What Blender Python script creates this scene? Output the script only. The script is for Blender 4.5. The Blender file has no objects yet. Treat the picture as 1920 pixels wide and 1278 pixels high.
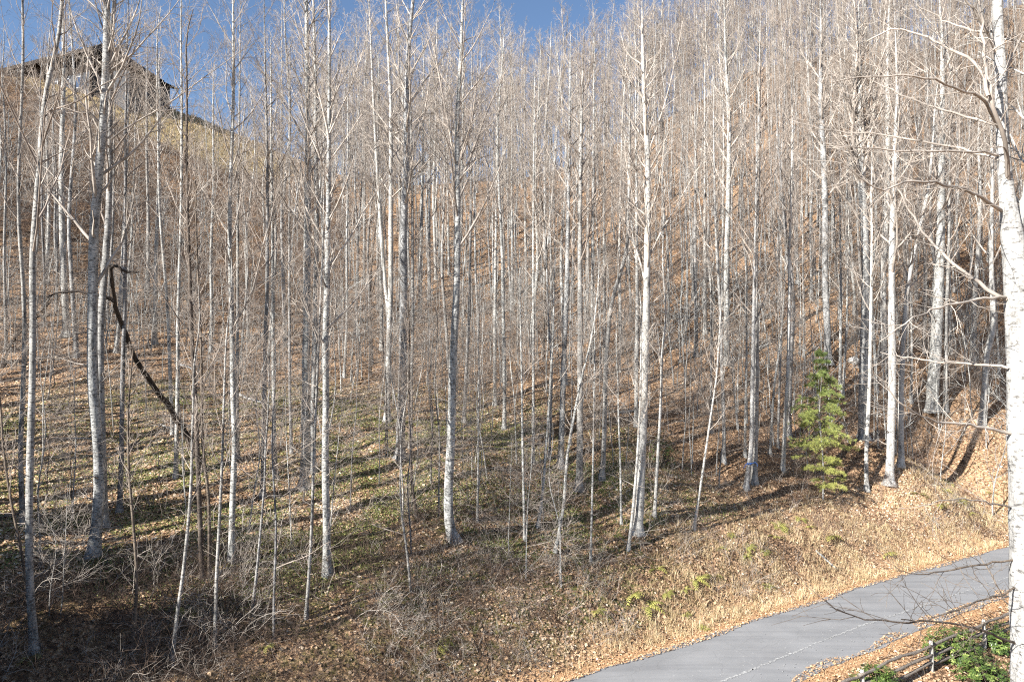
import bpy, math, random
import numpy as np
from mathutils import Vector

# ------------------------------------------------------------------ camera, sky, sun, exposure
S = bpy.context.scene
COL = S.collection
F = 1297.0                      # focal length in photo pixels (1920 wide)
TH = math.radians(2.0)          # camera tilted up a little
H = 11.0                        # camera height over the road
cam = bpy.data.objects.new('camera', bpy.data.cameras.new('camera'))
COL.objects.link(cam)
cam.location = (0, 0, H)
cam.rotation_euler = (math.pi / 2 + TH, 0, 0)
cam.data.sensor_width = 36
cam.data.lens = 36 * F / 1920
cam.data.clip_end = 3000
cam.data.clip_start = 0.2
S.camera = cam

SUN_EL, SUN_AZ = math.radians(29), math.radians(232)   # azimuth clockwise from +Y
sd = Vector((math.sin(SUN_AZ) * math.cos(SUN_EL), math.cos(SUN_AZ) * math.cos(SUN_EL), math.sin(SUN_EL)))
sun = bpy.data.objects.new('sun', bpy.data.lights.new('sun', 'SUN'))
COL.objects.link(sun)
sun.data.energy = 5.0
sun.data.angle = math.radians(0.5)
sun.data.color = (1.0, 0.965, 0.905)
sun.rotation_euler = sd.to_track_quat('Z', 'Y').to_euler()
W = bpy.data.worlds.new('World'); S.world = W; W.use_nodes = True
nt = W.node_tree
sky = nt.nodes.new('ShaderNodeTexSky'); sky.sky_type = 'NISHITA'; sky.sun_disc = False
sky.sun_elevation = SUN_EL; sky.sun_rotation = SUN_AZ; sky.altitude = 900; sky.dust_density = 0.7; sky.ozone_density = 2.6
bg = nt.nodes['Background']; bg.inputs['Strength'].default_value = 0.067
nt.links.new(sky.outputs[0], bg.inputs['Color'])
S.view_settings.view_transform = 'Standard'; S.view_settings.look = 'None'
S.view_settings.exposure = 1.48; S.view_settings.gamma = 1.0
S.view_settings.use_curve_mapping = False
S.cycles.use_denoising = False
S.cycles.pixel_filter_type = 'BLACKMAN_HARRIS'; S.cycles.filter_width = 1.15
S.cycles.max_bounces = 5; S.cycles.diffuse_bounces = 3

rng = np.random.default_rng(7)
random.seed(7)

# ------------------------------------------------------------------ measuring helpers
def ray(px, py):
    u = (px - 960) / F; v = (639 - py) / F
    return np.array([u, math.cos(TH) - v * math.sin(TH), math.sin(TH) + v * math.cos(TH)])
def at(px, py, Y):
    d = ray(px, py); return d * (Y / d[1]) + np.array([0, 0, H])
def to_px(X, Y, Z):
    z = Z - H
    fw = Y * math.cos(TH) + z * math.sin(TH); up = -Y * math.sin(TH) + z * math.cos(TH)
    return 960 + F * X / fw, 639 - F * up / fw

# ------------------------------------------------------------------ terrain height
EDGE = np.array([(-90, -24), (-45, -4), (-22, 9), (-8, 17.6), (1.72, 24.44), (6.78, 27.87), (17.33, 34.83), (29.95, 42.31), (46, 51), (75, 64), (120, 80)], float)
def catmull(P, n=8):
    out = []
    Q = np.vstack([2 * P[0] - P[1], P, 2 * P[-1] - P[-2]])
    for i in range(1, len(Q) - 2):
        for t in np.linspace(0, 1, n, endpoint=False):
            a, b, c, d = Q[i - 1:i + 3]
            out.append(.5 * (2 * b + (c - a) * t + (2 * a - 5 * b + 4 * c - d) * t * t + (3 * b - a - 3 * c + d) * t ** 3))
    out.append(P[-1]); return np.array(out)
EDG = catmull(EDGE)
RW = 4.6
def perp(x, y):
    """signed distance uphill from the road's upper edge, and the arc length along it"""
    x = np.asarray(x, float).ravel(); y = np.asarray(y, float).ravel()
    best = np.full(x.shape, 1e9); sg = np.zeros(x.shape); arc = np.zeros(x.shape); s0 = 0
    for i in range(len(EDG) - 1):
        a, b = EDG[i], EDG[i + 1]; d = b - a; L = math.hypot(*d); d = d / L
        t = np.clip((x - a[0]) * d[0] + (y - a[1]) * d[1], 0, L)
        qx = x - a[0] - d[0] * t; qy = y - a[1] - d[1] * t
        dd = np.hypot(qx, qy); c = d[0] * qy - d[1] * qx
        m = dd < best
        best = np.where(m, dd, best); sg = np.where(m, np.where(c >= 0, 1., -1.), sg); arc = np.where(m, s0 + t, arc); s0 += L
    return best * sg, arc
EDT = np.gradient(EDG, axis=0); EDT /= np.hypot(EDT[:, 0], EDT[:, 1])[:, None]
ARC = np.concatenate([[0], np.cumsum(np.hypot(*np.diff(EDG, axis=0).T))])
def road_pt(s, off, z=0.0):
    x = np.interp(s, ARC, EDG[:, 0]); y = np.interp(s, ARC, EDG[:, 1])
    tx = np.interp(s, ARC, EDT[:, 0]); ty = np.interp(s, ARC, EDT[:, 1])
    return np.stack([x - ty * off, y + tx * off, np.zeros_like(x) + z], -1)

ctl = []
for (px, rows) in [
    (0, [(950, 28), (800, 37), (650, 50), (500, 62), (350, 75), (200, 90), (140, 101)]),
    (250, [(950, 29.5), (800, 38), (680, 50), (560, 63), (400, 80), (270, 92), (187, 103)]),
    (480, [(900, 32), (790, 40), (690, 51), (580, 65), (440, 82), (330, 97), (262, 108)]),
    (700, [(890, 33), (790, 41), (690, 52), (590, 66), (480, 80), (390, 95), (336, 108)]),
    (900, [(870, 35), (780, 43), (680, 55), (580, 69), (480, 82), (400, 96), (342, 110)]),
    (1150, [(860, 38), (750, 47), (620, 61), (500, 75), (390, 90), (310, 104), (270, 114)]),
    (1400, [(850, 44), (700, 54), (560, 66), (400, 81), (250, 98), (140, 113)]),
    (1650, [(850, 46), (700, 56), (550, 68), (400, 81), (250, 96), (80, 116)]),
    (1880, [(880, 49), (750, 57), (600, 68), (450, 80), (300, 95), (150, 110), (10, 126)])]:
    for (py, Y) in rows:
        ctl.append(at(px, py, Y))
    p = at(px, *rows[-1]); 
    ctl.append((p[0] * 1.14, p[1] * 1.14, p[2] - .5)); ctl.append((p[0] * 1.7, p[1] * 1.7, p[2] - 16))
    if px in (0, 1880):
        s = 1.5
        for (py, Y) in rows:
            q = at(px, py, Y); ctl.append((q[0] * s, q[1] * .97, q[2] + (1 if px else 1)))
for s in np.arange(45, 185, 11.):
    for off, z in [(2.2, 1.1), (5.2, 3.1), (8.2, 4.1), (-7.5, -.35), (-14, -3.0), (-30, -8.0)]:
        q = road_pt(np.array([s]), off, z)[0]
        ctl.append(tuple(q))
ctl += [(-150, -60, -8), (150, -60, -12), (0, -80, -14), (-60, -30, -5)]
CT = np.array(ctl, float)
def U(r2): return r2 * np.log(r2 + 1e-9) * .5
def tps_fit(C, lam=8.0):
    n = len(C); X = C[:, :2] / 50
    K = U(((X[:, None] - X[None]) ** 2).sum(-1)) + lam * 1e-4 * np.eye(n)
    A = np.zeros((n + 3, n + 3)); A[:n, :n] = K; A[:n, n] = 1; A[:n, n + 1:] = X; A[n, :n] = 1; A[n + 1:, :n] = X.T
    return np.linalg.solve(A, np.concatenate([C[:, 2], [0, 0, 0]])), X
TW, TX = tps_fit(CT)
def vnoise(x, y, s, seed=0):
    x = x * s; y = y * s; xi = np.floor(x).astype(np.int64); yi = np.floor(y).astype(np.int64); fx = x - xi; fy = y - yi
    fx = fx * fx * (3 - 2 * fx); fy = fy * fy * (3 - 2 * fy)
    def h(a, b):
        n = (a * 374761393 + b * 668265263 + seed * 974634777) & 0xffffffff
        n = ((n ^ (n >> 13)) * 1274126177) & 0xffffffff
        return ((n ^ (n >> 16)) & 0xffff) / 65535.0
    return (h(xi, yi) * (1 - fx) + h(xi + 1, yi) * fx) * (1 - fy) + (h(xi, yi + 1) * (1 - fx) + h(xi + 1, yi + 1) * fx) * fy
def sstep(a, b, x):
    t = np.clip((x - a) / (b - a), 0, 1); return t * t * (3 - 2 * t)
def hgt(x, y):
    sh = np.shape(x); x = np.asarray(x, float).ravel(); y = np.asarray(y, float).ravel()
    z = np.zeros(x.shape)
    for k in range(0, len(x), 50000):
        xx = x[k:k + 50000] / 50; yy = y[k:k + 50000] / 50
        r2 = (xx[:, None] - TX[None, :, 0]) ** 2 + (yy[:, None] - TX[None, :, 1]) ** 2
        z[k:k + 50000] = U(r2) @ TW[:-3] + TW[-3] + xx * TW[-2] + yy * TW[-1]
    p, _ = perp(x, y)
    z += (vnoise(x, y, .12, 1) - .5) * .9 + (vnoise(x, y, .4, 2) - .5) * .35 + (vnoise(x, y, 1.3, 3) - .5) * .14
    w = sstep(.5, 3.0, np.maximum(p, -p - RW))
    z = z * w - .012 * (1 - w)
    return z.reshape(sh)
def hit(px, py, y0=9.0):
    Y = np.arange(y0, 170, .1); d = ray(px, py); d = d / d[1]
    X = d[0] * Y; Z = H + d[2] * Y; g = hgt(X, Y)
    i = np.argmax(g > Z)
    if not (g > Z).any(): i = len(Y) - 1
    return np.array([X[i], Y[i], g[i]])

# ------------------------------------------------------------------ mesh helpers
def mk(name, V, Q, mat, smooth=True, attr=None, parent=None, loc=None):
    V = np.asarray(V, np.float32); Q = np.asarray(Q, np.int32)
    if loc is not None and parent is None: V = V - np.asarray(loc, np.float32)
    me = bpy.data.meshes.new(name)
    k = Q.shape[1]
    me.vertices.add(len(V)); me.vertices.foreach_set('co', V.ravel())
    me.loops.add(Q.size); me.loops.foreach_set('vertex_index', Q.ravel())
    me.polygons.add(len(Q)); me.polygons.foreach_set('loop_start', np.arange(0, Q.size, k, dtype=np.int32))
    me.update(calc_edges=True)
    if smooth: me.polygons.foreach_set('use_smooth', np.ones(len(Q), bool))
    if attr:
        for an, av in attr.items():
            a = me.attributes.new(an, 'FLOAT', 'POINT'); a.data.foreach_set('value', np.asarray(av, np.float32))
    me.materials.append(mat)
    o = bpy.data.objects.new(name, me); COL.objects.link(o)
    if parent is not None: o.parent = parent
    elif loc is not None: o.location = loc
    return o
def tag(o, label=None, cat=None, group=None, kind=None):
    if label: o['label'] = label
    if cat: o['category'] = cat
    if group: o['group'] = group
    if kind: o['kind'] = kind
    return o
def empty(name, loc, rz=0):
    o = bpy.data.objects.new(name, None); COL.objects.link(o); o.location = loc; o.rotation_euler = (0, 0, rz); o.empty_display_size = .2
    return o
def cat_(parts):
    vs, qs, n = [], [], 0
    for V, Q in parts:
        vs.append(V); qs.append(Q + n); n += len(V)
    return np.concatenate(vs), np.concatenate(qs)
def nrm(a): return a / (np.linalg.norm(a, axis=-1, keepdims=True) + 1e-12)
def tubes(P, R, s=3):
    N, n, _ = P.shape
    T = nrm(np.gradient(P, axis=1))
    d = np.abs(P[:, -1] - P[:, 0]); ref = np.eye(3)[np.argmin(d, axis=1)][:, None, :]
    A = nrm(np.cross(T, ref)); B = np.cross(T, A)
    th = np.arange(s) * 2 * math.pi / s
    V = P[:, :, None] + R[:, :, None, None] * (A[:, :, None] * np.cos(th)[None, None, :, None] + B[:, :, None] * np.sin(th)[None, None, :, None])
    idx = np.arange(N * n * s).reshape(N, n, s)
    a = idx[:, :-1]; b = idx[:, 1:]; r = lambda q: np.roll(q, -1, axis=2)
    Q = np.stack([a, r(a), r(b), b], -1).reshape(-1, 4)
    return V.reshape(-1, 3), Q
def interp(P, R, i, t):
    n = P.shape[1]; f = np.clip(t, 0, .9999) * (n - 1); j = f.astype(int); w = (f - j)[:, None]
    p = P[i, j] * (1 - w) + P[i, j + 1] * w; r = R[i, j] * (1 - w[:, 0]) + R[i, j + 1] * w[:, 0]
    return p, nrm(P[i, j + 1] - P[i, j]), r
def grow(g, P, R, k, t0, t1, a0, a1, length, m, up, wob, rr, rmin=.003, tip=.3, jitter=.35, flat=0.):
    """k children on each parent polyline; length: (t)->array or per-parent array * fn"""
    N = P.shape[0]; i = np.repeat(np.arange(N), k)
    t = np.tile((np.arange(k) + .5) / k, N) + g.uniform(-.5, .5, N * k) / k
    t = t0 + (t1 - t0) * np.clip(t, 0, 1)
    p, T, r = interp(P, R, i, t)
    ax = np.tile(np.arange(k) * 2.39996, N) + np.repeat(g.uniform(0, 6.28, N), k) + g.normal(0, .4, N * k)
    ref = np.where(np.abs(T[:, 2:3]) > .9, np.array([[1., 0, 0]]), np.array([[0., 0, 1]]))
    A = nrm(np.cross(T, ref)); B = np.cross(T, A)
    perpd = A * np.cos(ax)[:, None] + B * np.sin(ax)[:, None]
    if flat: perpd[:, 2] *= (1 - flat); perpd = nrm(perpd)
    a = g.uniform(a0, a1, N * k)
    d = nrm(T * np.cos(a)[:, None] + perpd * np.sin(a)[:, None])
    L = length(t, i) * g.uniform(1 - jitter, 1 + jitter, N * k)
    Q = np.zeros((N * k, m, 3)); Q[:, 0] = p
    for j in range(1, m):
        Q[:, j] = Q[:, j - 1] + d * (L / (m - 1))[:, None]
        d = d + g.normal(0, wob, d.shape); d[:, 2] += up; d = nrm(d)
    r0 = np.maximum(np.minimum(r * rr, r), rmin)
    RR = r0[:, None] * np.linspace(1, tip, m)[None]
    return Q, np.maximum(RR, rmin * .6)
def plen(P): return np.linalg.norm(np.diff(P, axis=1), axis=2).sum(1)

# ------------------------------------------------------------------ materials
class M:
    def __init__(s, name, rough=.9, spec=.2):
        s.m = bpy.data.materials.new(name); s.m.use_nodes = True; s.t = s.m.node_tree; s.b = s.t.nodes['Principled BSDF']
        s.b.inputs['Roughness'].default_value = rough; s.b.inputs['Specular IOR Level'].default_value = spec
        s.tc = s.t.nodes.new('ShaderNodeTexCoord')
    def L(s, a, b): s.t.links.new(a, b)
    def mapping(s, scale=(1, 1, 1), src='Object'):
        n = s.t.nodes.new('ShaderNodeMapping'); n.inputs['Scale'].default_value = scale
        s.L(s.tc.outputs[src], n.inputs[0]); return n.outputs[0]
    def noise(s, vec, scale, detail=4, rough=.6):
        n = s.t.nodes.new('ShaderNodeTexNoise'); n.inputs['Scale'].default_value = scale; n.inputs['Detail'].default_value = detail
        n.inputs['Roughness'].default_value = rough; s.L(vec, n.inputs['Vector']); return n.outputs['Fac']
    def voro(s, vec, scale, out='Color'):
        n = s.t.nodes.new('ShaderNodeTexVoronoi'); n.inputs['Scale'].default_value = scale; s.L(vec, n.inputs['Vector']); return n.outputs[out]
    def ramp(s, fac, stops):
        n = s.t.nodes.new('ShaderNodeValToRGB'); e = n.color_ramp.elements
        while len(e) < len(stops): e.new(.5)
        for el, (p, c) in zip(e, stops): el.position = p; el.color = (*c, 1) if len(c) == 3 else c
        s.L(fac, n.inputs[0]); return n.outputs[0]
    def mix(s, fac, a, b, mode='MIX'):
        n = s.t.nodes.new('ShaderNodeMix'); n.data_type = 'RGBA'; n.blend_type = mode
        for k, v in ((0, fac), (6, a), (7, b)):
            if isinstance(v, (int, float)): n.inputs[k].default_value = v
            elif isinstance(v, tuple): n.inputs[k].default_value = (*v, 1)
            else: s.L(v, n.inputs[k])
        return n.outputs[2]
    def math(s, op, a, b=0., clamp=False):
        n = s.t.nodes.new('ShaderNodeMath'); n.operation = op; n.use_clamp = clamp
        for k, v in ((0, a), (1, b)):
            if isinstance(v, (int, float)): n.inputs[k].default_value = v
            else: s.L(v, n.inputs[k])
        return n.outputs[0]
    def attr(s, name):
        n = s.t.nodes.new('ShaderNodeAttribute'); n.attribute_name = name; return n.outputs['Fac']
    def rand(s): return s.t.nodes.new('ShaderNodeObjectInfo').outputs['Random']
    def out(s, col, bump=None, bs=.3, bd=.02):
        if isinstance(col, tuple): s.b.inputs['Base Color'].default_value = (*col, 1)
        else: s.L(col, s.b.inputs['Base Color'])
        if bump is not None:
            n = s.t.nodes.new('ShaderNodeBump'); n.inputs['Strength'].default_value = bs; n.inputs['Distance'].default_value = bd
            s.L(bump, n.inputs['Height']); s.L(n.outputs[0], s.b.inputs['Normal'])
        return s.m

def bark(name, light, mid, dark, thr=.36, vs=.35):
    q = M(name, .85)
    v1 = q.mapping((1, 1, vs)); v2 = q.mapping((1, 1, 3.0))
    big = q.noise(v1, 3.2, 7, .72); fleck = q.noise(v2, 7, 5, .7); lich = q.noise(q.mapping(), 14, 3, .7)
    c = q.ramp(big, [(.34, dark), (.45, mid), (.60, light)])
    f = q.ramp(fleck, [(thr - .04, (1, 1, 1)), (thr + .05, (0, 0, 0))])
    c = q.mix(q.math('MULTIPLY', f, .9), c, dark)
    l = q.ramp(lich, [(.55, (0, 0, 0)), (.66, (1, 1, 1))])
    c = q.mix(q.math('MULTIPLY', l, .45), c, tuple(min(1, x * 1.18) for x in light))
    c = q.mix(1.0, c, q.ramp(q.rand(), [(0, (.70, .70, .72)), (.5, (.92, .92, .90)), (1, (1.0, .98, .95))]), 'MULTIPLY')
    return q.out(c, q.math('ADD', q.noise(q.mapping((1, 1, .12)), 16, 4), lich), .6, .02)
BARK_PALE = bark('pale_bark', (.56, .555, .53), (.31, .31, .30), (.055, .055, .056), .45)
BARK_GREY = bark('grey_bark', (.42, .405, .385), (.24, .235, .225), (.055, .05, .048), .44)
BARK_WHITE = bark('white_bark', (.54, .53, .505), (.38, .37, .35), (.10, .095, .09), .42)
BARK_DARK = bark('dark_bark', (.085, .066, .054), (.045, .036, .03), (.015, .013, .012), .4)
BARK_BROWN = bark('brown_bark', (.22, .18, .145), (.12, .095, .075), (.04, .032, .027), .42)
def twig(name, a, b):
    q = M(name, .85)
    n = q.noise(q.mapping(), 1.6, 3)
    c = q.ramp(n, [(.35, a), (.62, b)])
    c = q.mix(1.0, c, q.ramp(q.rand(), [(0, (.75, .74, .74)), (1, (1., 1., 1.))]), 'MULTIPLY')
    return q.out(c)
TWIG_TAN = twig('tan_twig', (.20, .165, .14), (.45, .385, .325))
TWIG_GREY = twig('grey_twig', (.22, .195, .17), (.50, .44, .38))
TWIG_RED = twig('reddish_twig', (.20, .13, .10), (.38, .28, .22))
TWIG_BRAMBLE = twig('bramble_stem', (.06, .042, .034), (.18, .13, .10))
LEAF_STOPS = [(0, (.03, .019, .013)), (.25, (.13, .078, .046)), (.5, (.35, .215, .125)), (.75, (.56, .385, .24)), (1, (.72, .60, .45))]

q = M('leaf_litter_ground', .95, .1)
v = q.mapping()
cell = q.voro(q.mix(.35, v, q.voro(v, 3)), 14.0)
sep = q.t.nodes.new('ShaderNodeSeparateColor'); q.L(cell, sep.inputs[0])
fac = q.math('ADD', q.math('MULTIPLY', sep.outputs[0], .55), q.math('MULTIPLY', q.noise(v, .35, 5), .55))
leafc = q.ramp(q.math('SUBTRACT', fac, .13), LEAF_STOPS)
greenn = q.noise(v, 1.6, 6, .7); greenm = q.math('MULTIPLY', q.ramp(greenn, [(.44, (0, 0, 0)), (.56, (1, 1, 1))]), q.attr('green'))
c = q.mix(greenm, leafc, q.ramp(q.noise(v, 14, 3), [(.3, (.07, .08, .022)), (.7, (.21, .22, .065))]))
gr = q.ramp(q.noise(q.mapping((1, 1, .4)), 6, 6, .7), [(.3, (.17, .13, .065)), (.5, (.29, .225, .12)), (.7, (.42, .34, .20))])
c = q.mix(q.attr('meadow'), c, gr)
vg = q.ramp(q.noise(v, 18, 5, .75), [(.3, (.24, .13, .065)), (.5, (.46, .28, .15)), (.7, (.66, .47, .29))])
c = q.mix(q.attr('verge'), c, vg)
GROUND = q.out(c, q.math('ADD', sep.outputs[1], q.noise(v, 22, 4)), .8, .05)

q = M('fallen_leaf', .8, .25); LEAF = q.out(q.ramp(q.attr('tone'), LEAF_STOPS))
q = M('orange_leaf', .8, .25); OLEAF = q.out(q.ramp(q.attr('tone'), [(0, (.20, .11, .055)), (.4, (.44, .26, .135)), (.75, (.62, .42, .25)), (1, (.80, .66, .46))]))
q = M('green_leaf', .6, .3); GLEAF = q.out(q.ramp(q.attr('tone'), [(0, (.05, .075, .02)), (.5, (.19, .215, .06)), (1, (.40, .40, .15))]))
q = M('glossy_leaf', .42, .5); RLEAF = q.out(q.ramp(q.attr('tone'), [(0, (.015, .03, .008)), (.4, (.05, .085, .02)), (.8, (.13, .18, .04)), (1, (.26, .29, .09))]))
q = M('pine_needle', .6, .3); NEEDLE = q.out(q.ramp(q.attr('tone'), [(0, (.06, .095, .035)), (.4, (.17, .225, .07)), (.75, (.33, .36, .10)), (1, (.48, .46, .14))]))
q = M('dry_grass', .8, .2); DGRASS = q.out(q.ramp(q.attr('tone'), [(0, (.24, .16, .075)), (.5, (.48, .36, .20)), (1, (.80, .66, .43))]))
q = M('fern_frond', .6, .3); FERN = q.out(q.ramp(q.attr('tone'), [(0, (.05, .06, .018)), (.5, (.19, .19, .05)), (1, (.40, .37, .10))]))
q = M('asphalt', .82, .3)
v = q.mapping()
c = q.ramp(q.noise(v, .5, 5, .6), [(.3, (.20, .202, .207)), (.7, (.255, .257, .262))])
mp_ = q.t.nodes.new('ShaderNodeMapping'); mp_.inputs['Rotation'].default_value = (0, 0, math.radians(-32)); mp_.inputs['Scale'].default_value = (.06, 1.3, 1); q.L(v, mp_.inputs[0])
c = q.mix(1.0, c, q.ramp(q.noise(mp_.outputs[0], 1.6, 4, .6), [(.3, (.80, .80, .81)), (.5, (1, 1, 1)), (.7, (1.10, 1.09, 1.08))]), 'MULTIPLY')
ck = q.voro(q.mix(.25, v, q.voro(v, 2)), .9, 'Distance'); vd = q.t.nodes.new('ShaderNodeTexVoronoi'); vd.feature = 'DISTANCE_TO_EDGE'; vd.inputs['Scale'].default_value = .55; q.L(q.mix(.12, v, q.voro(v, 2.5)), vd.inputs['Vector'])
c = q.mix(q.math('MULTIPLY', q.ramp(vd.outputs['Distance'], [(.003, (1, 1, 1)), (.009, (0, 0, 0))]), .22), c, (.09, .088, .085))
c = q.mix(q.math('MULTIPLY', q.ramp(q.noise(v, 45, 3, .8), [(.3, (1, 1, 1)), (.6, (0, 0, 0))]), .35), c, (.14, .138, .135))
c = q.mix(q.math('MULTIPLY', q.ramp(q.voro(v, 5, 'Distance'), [(.03, (1, 1, 1)), (.07, (0, 0, 0))]), .5), c, (.6, .58, .54))
ASPHALT = q.out(c, q.noise(v, 60, 3), .25, .01)
q = M('worn_white_paint', .8, .2)
v = q.mapping()
PAINT = q.out(q.ramp(q.noise(v, 12, 4, .7), [(.38, (.20, .20, .20)), (.62, (.42, .42, .41))]))
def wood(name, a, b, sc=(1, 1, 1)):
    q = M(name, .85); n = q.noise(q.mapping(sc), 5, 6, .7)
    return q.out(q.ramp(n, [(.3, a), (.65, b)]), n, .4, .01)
RAILWOOD = wood('weathered_rail_wood', (.06, .05, .042), (.26, .225, .19), (4, 4, 4))
POSTWOOD = wood('weathered_post_wood', (.22, .21, .19), (.46, .44, .40), (6, 6, 1))
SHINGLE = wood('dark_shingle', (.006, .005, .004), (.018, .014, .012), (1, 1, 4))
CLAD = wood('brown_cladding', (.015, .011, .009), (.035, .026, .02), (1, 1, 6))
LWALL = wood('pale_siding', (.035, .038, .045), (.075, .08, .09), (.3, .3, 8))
q = M('window_glass', .08, .8); GLASS = q.out((.03, .05, .09))
q = M('white_trim', .6); TRIM = q.out((.6, .6, .6))
q = M('lichen_stone', .9); v = q.mapping(); n = q.noise(v, 4, 6)
STONE = q.out(q.ramp(n, [(.35, (.22, .21, .20)), (.6, (.5, .48, .45))]), n, .6, .05)
q = M('blue_ribbon', .5); BLUE = q.out((.05, .12, .34))

# ------------------------------------------------------------------ ground, road
def axis(a, b, mid0, mid1, fine, growth=1.12):
    m = list(np.arange(mid0, mid1, fine)); s = fine; x = mid0; lo = []
    while x > a: s *= growth; x -= s; lo.append(x)
    s = fine; x = m[-1]; hi = []
    while x < b: s *= growth; x += s; hi.append(x)
    return np.array(lo[::-1] + m + hi)
gx = axis(-900, 900, -45, 55, .42); gy = axis(-500, 1200, 8, 62, .42, 1.045)
XX, YY = np.meshgrid(gx, gy); ZZ = hgt(XX, YY)
far = np.hypot(XX, YY - 40)
ZZ = np.where(far > 190, ZZ[np.abs(gy - 150).argmin(), np.abs(gx).argmin()] * 0 + np.clip(ZZ, -30, 70) * np.exp(-(far - 190) / 160) - 20 * (1 - np.exp(-(far - 190) / 160)), ZZ)
n0, n1 = XX.shape; idx = np.arange(n0 * n1).reshape(n0, n1)
GQ = np.stack([idx[:-1, :-1], idx[:-1, 1:], idx[1:, 1:], idx[1:, :-1]], -1).reshape(-1, 4)
def green_mask(x, y):
    px, py = to_px(x, y, hgt(x, y))
    a = 1.35 - np.hypot((x + 11) / 19, (y - 35) / 12)
    b = 1 - np.hypot((x + 5) / 7, (y - 29.5) / 4)
    return np.clip(np.maximum(a, b) * 1.8, 0, 1) * (.4 + .6 * sstep(.3, .6, vnoise(x, y, .25, 9)))
def meadow_mask(x, y):
    a = sstep(1.0, .75, np.hypot((x + 52) / 23, (y - 102) / 11) + (vnoise(x, y, .2, 11) - .5) * .3)
    return np.clip(a, 0, 1) * sstep(-1, 1, y - 93.5 + (vnoise(x, y, .15, 12) - .5) * 4)
pp, _ = perp(XX, YY)
dst = np.maximum(pp, -pp - RW)
verge = sstep(1.8, .6, dst + (vnoise(XX.ravel(), YY.ravel(), .8, 4) - .5) * 1.6)
g = mk('ground', np.stack([XX, YY, ZZ], -1).reshape(-1, 3), GQ, GROUND, True,
       {'green': green_mask(XX.ravel(), YY.ravel()), 'meadow': meadow_mask(XX.ravel(), YY.ravel()), 'verge': verge})
tag(g, kind='structure')

s = np.arange(20, 210, .5)
def jit(s, k, a): return (vnoise(s, s * 0 + k, 1.1, k) - .5) * a
offs = [.0, -.8, -1.6, -2.4, -3.2, -4.0, -RW]
rows = [road_pt(s, 0 + jit(s, 3, .12))] + [road_pt(s, np.full_like(s, o)) for o in offs[1:-1]] + [road_pt(s, -RW + jit(s, 4, .3))]
RV = np.stack(rows, 1); RV[..., 2] = .004 + .05 * np.sin(np.linspace(0, math.pi, 7))[None]
ii = np.arange(RV.shape[0] * 7).reshape(-1, 7)
tag(mk('road', RV.reshape(-1, 3), np.stack([ii[:-1, 1:], ii[:-1, :-1], ii[1:, :-1], ii[1:, 1:]], -1).reshape(-1, 4)[:, ::-1], ASPHALT), kind='structure')
# worn centre line: irregular little patches of paint
lp = np.array([(7.36, 24.44), (11.18, 27.1), (14.65, 29.49), (17.36, 31.12), (19.89, 32.65), (25.15, 35.86)])
lo, ls = perp(lp[:, 0], lp[:, 1])
pv = []; pq = []
def patch(sc, off, l, w, z):
    a = np.array([[-l, -w], [0, -w * 1.2], [l, -w], [l * 1.1, 0], [l, w], [0, w * 1.1], [-l, w], [-l * 1.15, 0]]) / 2 * rng.uniform(.6, 1.15, (8, 2))
    p = road_pt(sc + a[:, 0], off + a[:, 1], z); k = sum(map(len, pv)); pv.append(p); pq.append(np.arange(8) + k)
for sc in np.arange(ls[0] - 30, ls[-1] + 30, .16):
    off = np.interp(sc, ls, lo)
    br = vnoise(np.array([sc]), np.array([0.]), .9, 21)[0]
    if rng.random() < (.99 if br > .3 else .75):
        patch(sc, off + rng.normal(0, .02), rng.uniform(.1, .24), rng.uniform(.06, .13), .056)
for _ in range(500):
    sc = rng.uniform(ls[0] - 5, ls[-1] + 5); off = np.interp(sc, ls, lo) + rng.normal(0, .9)
    if -RW + .3 < off < -.2: patch(sc, off, *rng.uniform(.02, .07, 2), .056)
tag(mk('road_marking', np.concatenate(pv), np.array(pq), PAINT, False), kind='structure')

# ------------------------------------------------------------------ scattered leaves (flat things, folded)
def leaves(name, X, Y, size, mat, tone, tilt=.5, lift=.02, aspect=.75, z=None):
    n = len(X); Z = hgt(X, Y) if z is None else z
    e = .25; nx = -(hgt(X + e, Y) - hgt(X - e, Y)) / (2 * e); ny = -(hgt(X, Y + e) - hgt(X, Y - e)) / (2 * e)
    N = nrm(np.stack([nx, ny, np.ones(n)], -1) + rng.normal(0, tilt * .5, (n, 3)))
    a = nrm(np.cross(N, nrm(rng.normal(0, 1, (n, 3))))); b = np.cross(N, a)
    c = np.stack([X, Y, Z + lift + rng.uniform(0, lift, n)], -1); s = size[:, None]
    f = rng.uniform(-.1, .35, (n, 1)) * s
    V = np.stack([c - a * s * .5, c + b * s * .5 * aspect + N * f, c + a * s * .5, c - b * s * .5 * aspect + N * f], 1).reshape(-1, 3)
    return mk(name, V, np.arange(4 * n).reshape(-1, 4), mat, False, {'tone': np.repeat(np.clip(tone, 0, 1), 4)})
def scatter(n, y0, y1, wide=.86, pw=1.0):
    y = y0 + (y1 - y0) * rng.random(n) ** pw
    x = rng.uniform(-1, 1, n) * y * wide; return x, y
x1, y1 = scatter(260000, 14, 48, .86, .75); x2, y2 = scatter(130000, 48, 92, .82, .9)
x = np.concatenate([x1, x2]); y = np.concatenate([y1, y2])
p, _ = perp(x, y); k = (np.maximum(p, -p - RW) > .5) & (meadow_mask(x, y) < .3) & (rng.random(len(x)) > .55 * sstep(2, -4, x) * sstep(10, 7, p)); x, y = x[k], y[k]
tag(leaves('leaf_litter', x, y, np.clip(rng.gamma(7, .0145, len(x)), .04, .19) * (1 + (y > 48) * .35), LEAF,
    np.clip(rng.normal(.52, .22, len(x)) + (vnoise(x, y, .3, 31) - .5) * .4, .02, 1)), kind='stuff')
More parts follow.
